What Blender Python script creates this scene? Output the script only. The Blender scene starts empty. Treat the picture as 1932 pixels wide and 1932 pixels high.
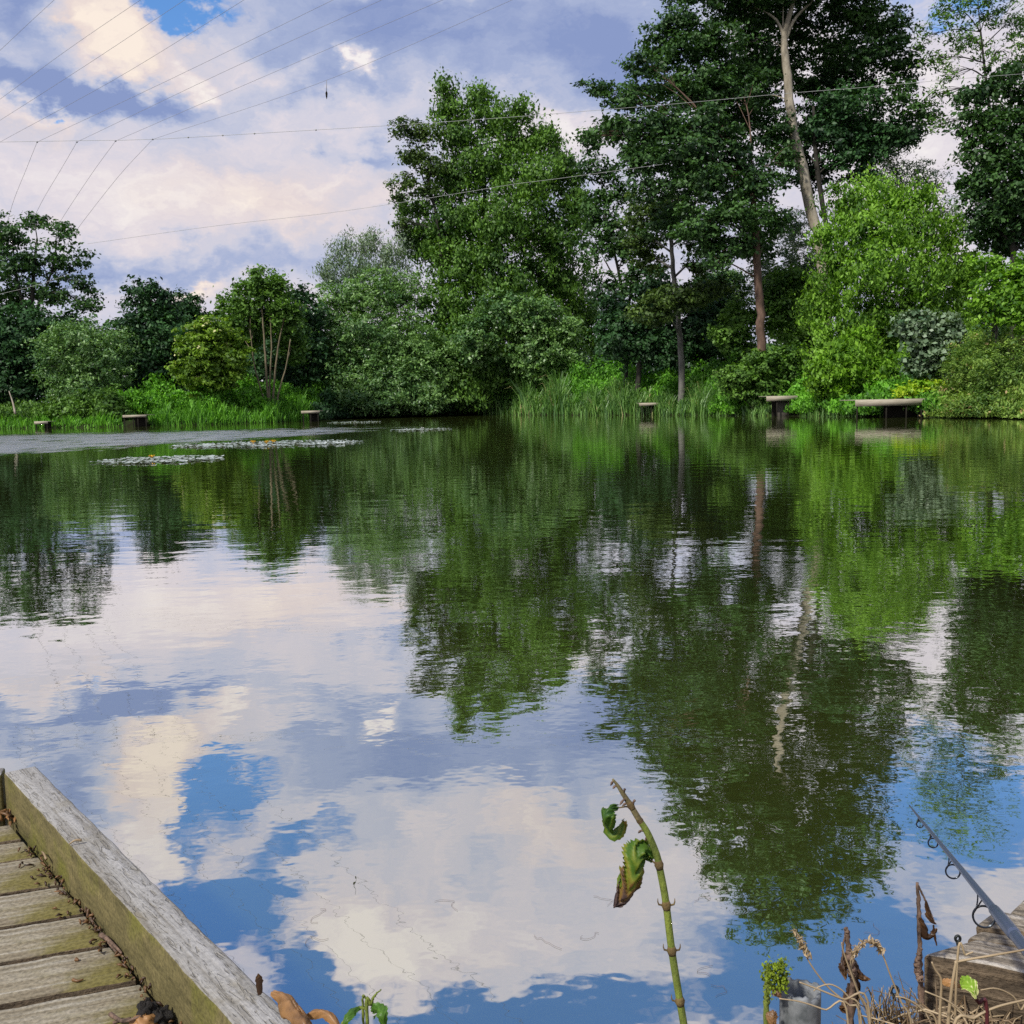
import bpy, math, random
import numpy as np
from mathutils import Matrix, Vector

rng = np.random.default_rng(7)
random.seed(7)
S = bpy.context.scene
COL = S.collection

# ------------------------------------------------------------------ camera
PITCH, ROLL, HCAM = math.radians(6.2), math.radians(1.2), 1.3
_u0 = np.array([0, math.sin(PITCH), math.cos(PITCH)])
FW = np.array([0, math.cos(PITCH), -math.sin(PITCH)])
_r0 = np.array([1., 0, 0])
RT = math.cos(ROLL) * _r0 - math.sin(ROLL) * _u0
UP = math.sin(ROLL) * _r0 + math.cos(ROLL) * _u0
cam = bpy.data.cameras.new('camera')
cam.angle = 2 * math.atan(0.5)
cam.clip_start = 0.05
cam.clip_end = 9000
camo = bpy.data.objects.new('camera', cam)
COL.objects.link(camo)
camo.matrix_world = Matrix(((RT[0], UP[0], -FW[0], 0), (RT[1], UP[1], -FW[1], 0), (RT[2], UP[2], -FW[2], HCAM), (0, 0, 0, 1)))
S.camera = camo

def ray(px, py):
    return FW + RT * (px - 966) / 1932 - UP * (py - 966) / 1932
def G(px, py, z=0.0):                     # where the sight line meets height z
    v = ray(px, py)
    return np.array([0, 0, HCAM]) + v * ((z - HCAM) / v[2])
def P(px, py, Y):                         # the point on the sight line Y metres out
    v = ray(px, py)
    return np.array([0, 0, HCAM]) + v * (Y / v[1])

# ------------------------------------------------------------------ sky and sun
SUN_EL, SUN_AZ = math.radians(47), math.radians(222)      # azimuth clockwise from +Y: behind, to the left
W = bpy.data.worlds.new('World'); S.world = W; W.use_nodes = True
nt = W.node_tree; nt.nodes.clear()
def N(tree, t, **kw):
    n = tree.nodes.new(t)
    for k, v in kw.items(): setattr(n, k, v)
    return n
def math_(op, a, b=None, c=None, clamp=False):
    n = N(nt, 'ShaderNodeMath', operation=op, use_clamp=clamp)
    for i, v in enumerate((a, b, c)):
        if v is None: continue
        if isinstance(v, (int, float)): n.inputs[i].default_value = v
        else: nt.links.new(v, n.inputs[i])
    return n.outputs[0]
def vmath(op, a, b):
    n = N(nt, 'ShaderNodeVectorMath', operation=op)
    for i, v in enumerate((a, b)):
        if isinstance(v, (tuple, list)): n.inputs[i].default_value = v
        else: nt.links.new(v, n.inputs[i])
    return n
def mrange(v, a, b, c=0., d=1., smooth=True):
    n = N(nt, 'ShaderNodeMapRange', interpolation_type='SMOOTHSTEP' if smooth else 'LINEAR', clamp=True)
    nt.links.new(v, n.inputs[0])
    for i, x in enumerate((a, b, c, d)): n.inputs[i + 1].default_value = x
    return n.outputs[0]
def mixc(f, a, b):
    n = N(nt, 'ShaderNodeMix', data_type='RGBA')
    if isinstance(f, (int, float)): n.inputs[0].default_value = f
    else: nt.links.new(f, n.inputs[0])
    for i, v in ((6, a), (7, b)):
        if isinstance(v, tuple): n.inputs[i].default_value = (*v, 1)
        else: nt.links.new(v, n.inputs[i])
    return n.outputs[2]
def noise(vec, scale, detail=5, rough=.55):
    n = N(nt, 'ShaderNodeTexNoise')
    n.inputs['Scale'].default_value = scale; n.inputs['Detail'].default_value = detail; n.inputs['Roughness'].default_value = rough
    nt.links.new(vec, n.inputs['Vector'])
    return n
tc = N(nt, 'ShaderNodeTexCoord')
sep = N(nt, 'ShaderNodeSeparateXYZ'); nt.links.new(tc.outputs['Generated'], sep.inputs[0])
az = math_('MULTIPLY', math_('ARCTAN2', sep.outputs[0], sep.outputs[1]), 57.296)
el = math_('MULTIPLY', math_('ARCSINE', sep.outputs[2]), 57.296)
cmb = N(nt, 'ShaderNodeCombineXYZ'); nt.links.new(az, cmb.inputs[0]); nt.links.new(el, cmb.inputs[1])
AE = cmb.outputs[0]
# noise in direction space (wider than tall, as cloud banks look towards the horizon)
st = vmath('MULTIPLY', AE, (.075, .14, 1.)).outputs[0]
n1 = noise(st, 1.0, 7, .6)
wv = vmath('SUBTRACT', n1.outputs['Color'], (.5, .5, .5)).outputs[0]
warp = vmath('MULTIPLY', wv, (15., 9., 0.)).outputs[0]
n1b = noise(vmath('MULTIPLY', AE, (.45, .6, 1.)).outputs[0], 1.0, 5, .6)
warp2 = vmath('MULTIPLY', vmath('SUBTRACT', n1b.outputs['Color'], (.5, .5, .5)).outputs[0], (4., 2.8, 0.)).outputs[0]
AEW = vmath('ADD', vmath('ADD', AE, warp).outputs[0], warp2).outputs[0]
nv = noise(vmath('MULTIPLY', AEW, (.11, .17, 1.)).outputs[0], 1.0, 6, .58).outputs['Fac']
nf = noise(vmath('MULTIPLY', AEW, (.42, .7, 1.)).outputs[0], 1.0, 8, .62).outputs['Fac']

def dirdeg(px, py, refl):
    v = ray(px, py); v = v / np.linalg.norm(v)
    if refl: v = v * np.array([1, 1, -1])
    return math.degrees(math.atan2(v[0], v[1])), math.degrees(math.asin(v[2]))
def field(blobs, base):
    acc = base
    for b in blobs:
        px, py, rx, ry, s = b[:5]
        a, e = dirdeg(px, py, len(b) > 5)
        k = 57.3 / 1932 * .92
        d = vmath('MULTIPLY', vmath('SUBTRACT', AEW, (a, e, 0.)).outputs[0], (1 / (rx * k), 1 / (ry * k), 0.)).outputs[0]
        r2 = vmath('DOT_PRODUCT', d, d).outputs['Value']
        acc = math_('MULTIPLY_ADD', math_('EXPONENT', math_('MULTIPLY', r2, -1.)), s, acc)
    return acc
V = field([(240, 85, 140, 55, .34), (60, 60, 100, 60, -.1), (10, 30, 70, 60, -.45), (130, 165, 230, 30, -1.1), (780, 50, 380, 110, -.55),
           (640, 165, 120, 35, -.38), (1140, 110, 160, 120, -.5), (672, 138, 26, 30, .95), (520, 120, 55, 30, .3),
           (410, 148, 45, 20, .45), (30, 205, 70, 18, .35), (480, 400, 220, 80, .22), (670, 290, 70, 22, -.4),
           (1060, 245, 110, 40, .45), (300, 515, 420, 26, -.38), (390, 548, 70, 14, .4), (1750, 200, 260, 200, .25),
           (170, 330, 220, 60, .06),
           (330, 1520, 110, 140, .3, 1), (150, 1560, 80, 90, -.5, 1), (700, 1780, 170, 90, .4, 1),
           (1050, 1560, 240, 70, .2, 1), (1000, 1700, 220, 60, .1, 1), (900, 1490, 300, 30, -.25, 1)],
          math_('MULTIPLY_ADD', math_('SUBTRACT', nv, .5), .95, math_('MULTIPLY_ADD', math_('SUBTRACT', nf, .5), .55, .645)))
PCH = field([(260, 70, 170, 70, .8), (480, 400, 240, 90, .75), (390, 548, 80, 18, .9), (40, 230, 90, 30, .6), (740, 350, 40, 40, .9),
             (330, 1500, 120, 120, .7, 1), (1050, 1550, 200, 60, .5, 1), (700, 1780, 200, 90, .3, 1)], .04)
BLU = field([(395, -18, 30, 36, .32), (60, 215, 26, 12, .5), (460, 1500, 90, 70, .95, 1), (420, 1725, 130, 80, 1.2, 1),
             (560, 1600, 80, 40, .5, 1), (980, 1925, 420, 60, 1.0, 1), (560, 1880, 80, 60, .9, 1), (1500, 1720, 330, 230, .5, 1),
             (1870, 1520, 150, 80, .8, 1), (1750, 1880, 320, 120, .8, 1), (380, 1560, 30, 60, .5, 1)],
            math_('MULTIPLY_ADD', math_('SUBTRACT', nv, .5), -1.1, mrange(el, 33., 42., -.02, .42)))
V = math_('MULTIPLY', V, 1., clamp=True)
ramp = N(nt, 'ShaderNodeValToRGB')
def lin(c): return tuple(((x / 255 + .055) / 1.055) ** 2.4 if x > 10 else x / 255 / 12.92 for x in c)
els = ramp.color_ramp.elements
els[0].position = 0; els[0].color = (*lin((138, 155, 200)), 1)
els[1].position = 1; els[1].color = (*lin((246, 241, 240)), 1)
for p_, c_ in ((.3, (168, 180, 213)), (.55, (200, 203, 222)), (.78, (226, 219, 227))):
    e_ = els.new(p_); e_.color = (*lin(c_), 1)
nt.links.new(V, ramp.inputs[0])
warm = mixc(mrange(V, .35, .85), (1., 1., 1.), (1.05, .96, .85))
mw = N(nt, 'ShaderNodeMix', data_type='RGBA', blend_type='MULTIPLY')
nt.links.new(math_('MULTIPLY', PCH, 1., clamp=True), mw.inputs[0]); nt.links.new(ramp.outputs[0], mw.inputs[6]); nt.links.new(warm, mw.inputs[7])
SKYS = .10
cloud = vmath('MULTIPLY', mw.outputs[2], (1 / SKYS,) * 3).outputs[0]
sky = N(nt, 'ShaderNodeTexSky', sky_type='NISHITA', sun_disc=False)
sky.sun_elevation = SUN_EL; sky.sun_rotation = SUN_AZ
sky.air_density = 1.0; sky.dust_density = .3; sky.ozone_density = 3.
bmask = mrange(BLU, .22, .58)
fin = mixc(bmask, cloud, vmath('MULTIPLY', sky.outputs[0], (.95, 1.36, 1.75)).outputs[0])
bg = N(nt, 'ShaderNodeBackground'); bg.inputs['Strength'].default_value = SKYS
nt.links.new(fin, bg.inputs[0])
wo = N(nt, 'ShaderNodeOutputWorld'); nt.links.new(bg.outputs[0], wo.inputs[0])
W.cycles.sampling_method = 'MANUAL'; W.cycles.sample_map_resolution = 512

sl = bpy.data.lights.new('sun', 'SUN'); sl.energy = 4.3; sl.angle = math.radians(4); sl.color = (1, .95, .86)
so = bpy.data.objects.new('sun', sl); COL.objects.link(so)
sd = Vector((math.sin(SUN_AZ) * math.cos(SUN_EL), math.cos(SUN_AZ) * math.cos(SUN_EL), math.sin(SUN_EL)))
so.rotation_euler = sd.to_track_quat('Z', 'Y').to_euler()
S.view_settings.view_transform = 'Standard'; S.view_settings.look = 'None'
S.view_settings.exposure = 0.0; S.view_settings.gamma = 1.0
S.view_settings.use_curve_mapping = False
S.cycles.max_bounces = 5; S.cycles.diffuse_bounces = 3; S.cycles.glossy_bounces = 3; S.cycles.transmission_bounces = 3
S.cycles.use_denoising = False
S.cycles.caustics_reflective = False; S.cycles.caustics_refractive = False

# ------------------------------------------------------------------ tools
def mesh_from(name, verts, faces_flat, counts, mat, tint=None, smooth=False):
    me = bpy.data.meshes.new(name)
    verts = np.asarray(verts, np.float32); faces_flat = np.asarray(faces_flat, np.int32); counts = np.asarray(counts, np.int32)
    me.vertices.add(len(verts)); me.vertices.foreach_set('co', verts.ravel())
    me.loops.add(len(faces_flat)); me.loops.foreach_set('vertex_index', faces_flat)
    me.polygons.add(len(counts))
    me.polygons.foreach_set('loop_start', np.concatenate([[0], np.cumsum(counts)[:-1]]).astype(np.int32))
    me.polygons.foreach_set('loop_total', counts)
    me.update(calc_edges=True)
    if smooth: me.polygons.foreach_set('use_smooth', np.ones(len(counts), bool))
    if tint is not None:
        a = me.attributes.new('tint', 'FLOAT', 'POINT'); a.data.foreach_set('value', np.asarray(tint, np.float32))
    if isinstance(mat, (list, tuple)):
        for m in mat: me.materials.append(m)
    else: me.materials.append(mat)
    return me

class MB:
    """collects shapes; build() links them as ONE mesh object"""
    def __init__(s): s.v = []; s.f = []; s.c = []; s.t = []; s.n = 0
    def add(s, v, faces, tint=.5):
        v = np.asarray(v, float).reshape(-1, 3)
        for f in faces: s.f.extend([i + s.n for i in f]); s.c.append(len(f))
        s.v.append(v); s.t.append(np.full(len(v), tint) if np.isscalar(tint) else np.asarray(tint)); s.n += len(v)
    def quads(s, v, tint):                 # v (n,4,3), tint (n,)
        n = len(v)
        s.v.append(v.reshape(-1, 3)); s.f.append(None); s.f.pop()
        s.f.extend((np.arange(n * 4) + s.n).tolist()); s.c.extend([4] * n); s.t.append(np.repeat(tint, 4)); s.n += 4 * n
    def tube(s, pts, rad, seg=8, cap=True, tint=.5, wob=0.):
        pts = np.asarray(pts, float); n = len(pts)
        rad = np.full(n, rad) if np.isscalar(rad) else np.asarray(rad, float)
        tg = np.gradient(pts, axis=0); tg /= np.linalg.norm(tg, axis=1)[:, None] + 1e-12
        ref = np.array([0, 0, 1.]) if abs(tg[0][2]) < .9 else np.array([1., 0, 0])
        a = np.cross(tg[0], ref); a /= np.linalg.norm(a); vs = []
        for i in range(n):
            a = a - tg[i] * (a @ tg[i]); a /= np.linalg.norm(a) + 1e-12
            b = np.cross(tg[i], a)
            for k in range(seg):
                th = 2 * math.pi * k / seg
                r = rad[i] * (1 + wob * math.sin(k * 2.3 + i * 1.7))
                vs.append(pts[i] + (a * math.cos(th) + b * math.sin(th)) * r)
        fs = [(i * seg + k, i * seg + (k + 1) % seg, (i + 1) * seg + (k + 1) % seg, (i + 1) * seg + k) for i in range(n - 1) for k in range(seg)]
        if cap: fs += [tuple(range(seg))[::-1], tuple((n - 1) * seg + k for k in range(seg))]
        s.add(vs, fs, tint)
    def box(s, o, ax, ay, az_, tint=.5):   # corner and three edge vectors
        o, ax, ay, az_ = (np.asarray(q, float) for q in (o, ax, ay, az_))
        v = [o, o + ax, o + ax + ay, o + ay, o + az_, o + ax + az_, o + ax + ay + az_, o + ay + az_]
        s.add(v, [(3, 2, 1, 0), (4, 5, 6, 7), (0, 1, 5, 4), (1, 2, 6, 5), (2, 3, 7, 6), (3, 0, 4, 7)], tint)
    def build(s, name, mat, parent=None, origin=(0, 0, 0), smooth=False, bevel=0):
        v = np.concatenate(s.v) - np.asarray(origin)
        me = mesh_from(name, v, s.f, s.c, mat, np.concatenate(s.t), smooth)
        o = bpy.data.objects.new(name, me); COL.objects.link(o)
        if parent is not None: o.parent = parent
        else: o.location = tuple(origin)
        if bevel:
            m = o.modifiers.new('bevel', 'BEVEL'); m.width = bevel; m.segments = 2; m.limit_method = 'ANGLE'
        return o
def tag(o, label=None, cat=None, group=None, kind=None):
    for k, v in (('label', label), ('category', cat), ('group', group), ('kind', kind)):
        if v: o[k] = v
    return o
def empty(name, loc):
    o = bpy.data.objects.new(name, None); o.location = tuple(loc); COL.objects.link(o); o.empty_display_size = .3
    return o

def smooth_path(pts, n=24):                # Catmull-Rom through the points
    pts = np.asarray(pts, float); k = len(pts)
    if k < 3:
        t = np.linspace(0, 1, n)[:, None]; return pts[0] * (1 - t) + pts[-1] * t
    e = np.vstack([2 * pts[0] - pts[1], pts, 2 * pts[-1] - pts[-2]]); out = []
    for u in np.linspace(0, k - 1 - 1e-6, n):
        i = int(u); t = u - i; a, b, c, d = e[i], e[i + 1], e[i + 2], e[i + 3]
        out.append(.5 * (2 * b + (c - a) * t + (2 * a - 5 * b + 4 * c - d) * t * t + (3 * b - a - 3 * c + d) * t ** 3))
    return np.array(out)

# ------------------------------------------------------------------ materials
def mat_new(name):
    m = bpy.data.materials.new(name); m.use_nodes = True; t = m.node_tree; t.nodes.clear()
    return m, t, t.links, N(t, 'ShaderNodeOutputMaterial')
def leaf_mat(name, dark, light, trans=.3, rough=.55, spec=.35, scale=.5, third=None):
    m, t, L, out = mat_new(name)
    at = N(t, 'ShaderNodeAttribute', attribute_name='tint')
    g = N(t, 'ShaderNodeNewGeometry')
    nz = N(t, 'ShaderNodeTexNoise'); nz.inputs['Scale'].default_value = scale; nz.inputs['Detail'].default_value = 2
    L.new(g.outputs['Position'], nz.inputs['Vector'])
    ad = N(t, 'ShaderNodeMath', operation='MULTIPLY_ADD'); L.new(nz.outputs['Fac'], ad.inputs[0]); ad.inputs[1].default_value = .8; ad.inputs[2].default_value = -.4
    su = N(t, 'ShaderNodeMath', operation='ADD'); L.new(ad.outputs[0], su.inputs[0]); L.new(at.outputs['Fac'], su.inputs[1])
    r = N(t, 'ShaderNodeValToRGB'); L.new(su.outputs[0], r.inputs[0])
    e = r.color_ramp.elements
    e[0].position = .12; e[0].color = (*dark, 1); e[1].position = .88; e[1].color = (*light, 1)
    if third: q = e.new(.97); q.color = (*third, 1)
    p = N(t, 'ShaderNodeBsdfPrincipled'); p.inputs['Roughness'].default_value = rough; p.inputs['Specular IOR Level'].default_value = spec
    L.new(r.outputs[0], p.inputs['Base Color'])
    tr = N(t, 'ShaderNodeBsdfTranslucent')
    tm = N(t, 'ShaderNodeMix', data_type='RGBA', blend_type='MULTIPLY'); tm.inputs[0].default_value = 1; L.new(r.outputs[0], tm.inputs[6]); tm.inputs[7].default_value = (1.3, 1.35, .5, 1)
    L.new(tm.outputs[2], tr.inputs[0])
    mx = N(t, 'ShaderNodeMixShader'); mx.inputs[0].default_value = trans
    L.new(p.outputs[0], mx.inputs[1]); L.new(tr.outputs[0], mx.inputs[2]); L.new(mx.outputs[0], out.inputs[0])
    return m
def bark_mat(name, c1, c2, scale=3., bump=.6):
    m, t, L, out = mat_new(name)
    g = N(t, 'ShaderNodeNewGeometry')
    mp = N(t, 'ShaderNodeMapping'); mp.inputs['Scale'].default_value = (1, 1, .35); L.new(g.outputs['Position'], mp.inputs[0])
    nz = N(t, 'ShaderNodeTexNoise'); nz.inputs['Scale'].default_value = scale; nz.inputs['Detail'].default_value = 6; nz.inputs['Roughness'].default_value = .7
    L.new(mp.outputs[0], nz.inputs['Vector'])
    r = N(t, 'ShaderNodeValToRGB'); L.new(nz.outputs['Fac'], r.inputs[0])
    e = r.color_ramp.elements; e[0].position = .35; e[0].color = (*c1, 1); e[1].position = .65; e[1].color = (*c2, 1)
    p = N(t, 'ShaderNodeBsdfPrincipled'); p.inputs['Roughness'].default_value = .9; L.new(r.outputs[0], p.inputs['Base Color'])
    b = N(t, 'ShaderNodeBump'); b.inputs['Strength'].default_value = bump; b.inputs['Distance'].default_value = .05
    L.new(nz.outputs['Fac'], b.inputs['Height']); L.new(b.outputs[0], p.inputs['Normal']); L.new(p.outputs[0], out.inputs[0])
    return m
def plain(name, c, rough=.6, metal=0., spec=.5):
    m, t, L, out = mat_new(name)
    p = N(t, 'ShaderNodeBsdfPrincipled'); p.inputs['Base Color'].default_value = (*c, 1); p.inputs['Roughness'].default_value = rough
    p.inputs['Metallic'].default_value = metal; p.inputs['Specular IOR Level'].default_value = spec
    L.new(p.outputs[0], out.inputs[0]); return m

M = {}
M['alder'] = leaf_mat('alder leaves', (0.015, 0.046, 0.016), (0.077, 0.177, 0.039), .25)
M['alder_warm'] = leaf_mat('alder leaves olive', (0.023, 0.055, 0.014), (0.128, 0.213, 0.040), .25)
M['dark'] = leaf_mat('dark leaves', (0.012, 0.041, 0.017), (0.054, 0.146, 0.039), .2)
M['mid'] = leaf_mat('mid green leaves', (0.033, 0.091, 0.016), (0.160, 0.317, 0.046), .3)
M['willow'] = leaf_mat('willow leaves', (0.058, 0.146, 0.040), (0.218, 0.390, 0.103), .25, .45, .6)
M['grey'] = leaf_mat('grey willow leaves', (0.102, 0.171, 0.103), (0.282, 0.378, 0.230), .25, .5, .5)
M['bright'] = leaf_mat('bright leaves', (0.051, 0.146, 0.011), (0.269, 0.512, 0.040), .35)
M['sallow'] = leaf_mat('sallow leaves', (.05, .135, .014), (.28, .52, .055), .35)
M['elder'] = leaf_mat('elder leaves', (0.058, 0.134, 0.014), (0.256, 0.427, 0.034), .3, third=(0.720, 0.720, 0.345))
M['herb'] = leaf_mat('bank herbs', (0.045, 0.146, 0.016), (0.218, 0.537, 0.046), .35)
M['yellow'] = leaf_mat('yellow green leaves', (0.230, 0.439, 0.023), (0.614, 0.720, 0.046), .35)
M['reed'] = leaf_mat('reed blades', (.045, .13, .03), (.22, .42, .09), .35, .45, .5, third=(.50, .42, .22))
M['silver'] = leaf_mat('silver leaves', (.04, .10, .035), (.26, .36, .22), .2, .45, .5)
M['brush'] = leaf_mat('twiggy bush leaves', (0.064, 0.146, 0.021), (0.307, 0.464, 0.081), .3, third=(0.512, 0.366, 0.184))
M['far'] = leaf_mat('far wood', (.025, .075, .025), (.085, .19, .05), .25)
M['bark_pale'] = bark_mat('pale bark', (.22, .19, .14), (.46, .41, .32), 2.5)
M['bark_brown'] = bark_mat('brown bark', (.055, .032, .022), (.17, .105, .075), 3.)
M['bark_grey'] = bark_mat('grey bark', (.08, .08, .07), (.22, .21, .19), 3.)
M['bark_dark'] = bark_mat('dark bark', (.015, .014, .012), (.05, .045, .035), 3.)
M['stem_tan'] = bark_mat('tan stems', (.10, .085, .05), (.24, .20, .12), 3.)

# ground
m, t, L, out = mat_new('bank soil and grass'); M['ground'] = m
g = N(t, 'ShaderNodeNewGeometry'); nz = N(t, 'ShaderNodeTexNoise'); nz.inputs['Scale'].default_value = 1.3; nz.inputs['Detail'].default_value = 8
L.new(g.outputs['Position'], nz.inputs['Vector']); r = N(t, 'ShaderNodeValToRGB'); L.new(nz.outputs['Fac'], r.inputs[0])
e = r.color_ramp.elements; e[0].position = .4; e[0].color = (.022, .02, .012, 1); e[1].position = .62; e[1].color = (.03, .055, .015, 1)
p = N(t, 'ShaderNodeBsdfPrincipled'); p.inputs['Specular IOR Level'].default_value = .05; p.inputs['Roughness'].default_value = .95; L.new(r.outputs[0], p.inputs['Base Color'])
b = N(t, 'ShaderNodeBump'); b.inputs['Distance'].default_value = .05; nz2 = N(t, 'ShaderNodeTexNoise'); nz2.inputs['Scale'].default_value = 25; nz2.inputs['Detail'].default_value = 6
L.new(g.outputs['Position'], nz2.inputs['Vector']); L.new(nz2.outputs['Fac'], b.inputs['Height']); L.new(b.outputs[0], p.inputs['Normal']); L.new(p.outputs[0], out.inputs[0])

# water
m, t, L, out = mat_new('lake water'); M['water'] = m
g = N(t, 'ShaderNodeNewGeometry')
def wnoise(scale, vec_scale, detail, rough=.5):
    mp = N(t, 'ShaderNodeMapping'); mp.inputs['Scale'].default_value = vec_scale; L.new(g.outputs['Position'], mp.inputs[0])
    n = N(t, 'ShaderNodeTexNoise'); n.inputs['Scale'].default_value = scale; n.inputs['Detail'].default_value = detail; n.inputs['Roughness'].default_value = rough
    L.new(mp.outputs[0], n.inputs['Vector']); return n.outputs['Fac']
def wm(op, a, b=None, c=None, clamp=False):
    n = N(t, 'ShaderNodeMath', operation=op, use_clamp=clamp)
    for i, v in enumerate((a, b, c)):
        if v is None: continue
        if isinstance(v, (int, float)): n.inputs[i].default_value = v
        else: L.new(v, n.inputs[i])
    return n.outputs[0]
def wr(v, a, b_, c=0., d=1.):
    n = N(t, 'ShaderNodeMapRange', interpolation_type='SMOOTHSTEP', clamp=True); L.new(v, n.inputs[0])
    for i, x in enumerate((a, b_, c, d)): n.inputs[i + 1].default_value = x
    return n.outputs[0]
sx = N(t, 'ShaderNodeSeparateXYZ'); L.new(g.outputs['Position'], sx.inputs[0]); X, Y = sx.outputs[0], sx.outputs[1]
h1 = wnoise(9.0, (1., 1.15, 1), 2.0)             # short ripples
h2 = wnoise(1.6, (.8, 1.3, 1), 2.0)              # longer swell
amt = wnoise(.16, (.7, 1.2, 1), 3)               # patches of calmer and rougher water
calm = wr(amt, .38, .62, .45, 1.25)
near = wr(Y, 2., 14., .75, 1.3)
# wind-ruffled band out in the bay on the left
bandn = wnoise(.35, (.5, 1., 1), 4, .6)
edge = wm('MULTIPLY_ADD', bandn, 12., -6.)
yy = wm('ADD', Y, edge)
xx = wm('ADD', X, edge)
lo = wm('MAXIMUM', wm('MULTIPLY_ADD', X, 1.9, 62.), 30.)            # near edge of the band recedes to the right
brk = wr(wnoise(1.0, (1.3, .42, 1), 3, .6), .32, .52, .3, 1.)
edge2 = wm('MULTIPLY_ADD', wnoise(1.0, (.9, .35, 1), 3, .6), 14., -7.); yy = wm('ADD', yy, edge2)
band = wm('MULTIPLY', wm('MULTIPLY', wm('MULTIPLY', brk, wr(wm('SUBTRACT', yy, lo), -3., 3.)), wr(yy, 60., 53.)), wr(xx, -5., -10.))
hh = wm('ADD', wm('MULTIPLY', wm('MULTIPLY', h1, calm), .00085), wm('MULTIPLY', wm('MULTIPLY', h2, near), .0034))
hb = wnoise(3.2, (.45, 1.6, 1), 4.0, .6)
hh = wm('ADD', hh, wm('MULTIPLY', wm('MULTIPLY', hb, band), .15))
b = N(t, 'ShaderNodeBump'); b.inputs['Strength'].default_value = 1.; b.inputs['Distance'].default_value = 1.; L.new(hh, b.inputs['Height'])
gl = N(t, 'ShaderNodeBsdfGlossy'); gl.inputs['Color'].default_value = (.975, .975, .97, 1); L.new(wm('MULTIPLY_ADD', band, .22, .012), gl.inputs['Roughness']); L.new(b.outputs[0], gl.inputs['Normal'])
df = N(t, 'ShaderNodeBsdfDiffuse'); df.inputs['Color'].default_value = (.06, .078, .016, 1)
fr = N(t, 'ShaderNodeFresnel'); fr.inputs['IOR'].default_value = 1.33; L.new(b.outputs[0], fr.inputs['Normal'])
fac = wr(fr.outputs[0], .04, .45, .70, .93)
mx = N(t, 'ShaderNodeMixShader'); L.new(fac, mx.inputs[0]); L.new(df.outputs[0], mx.inputs[1]); L.new(gl.outputs[0], mx.inputs[2]); L.new(mx.outputs[0], out.inputs[0])

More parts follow.
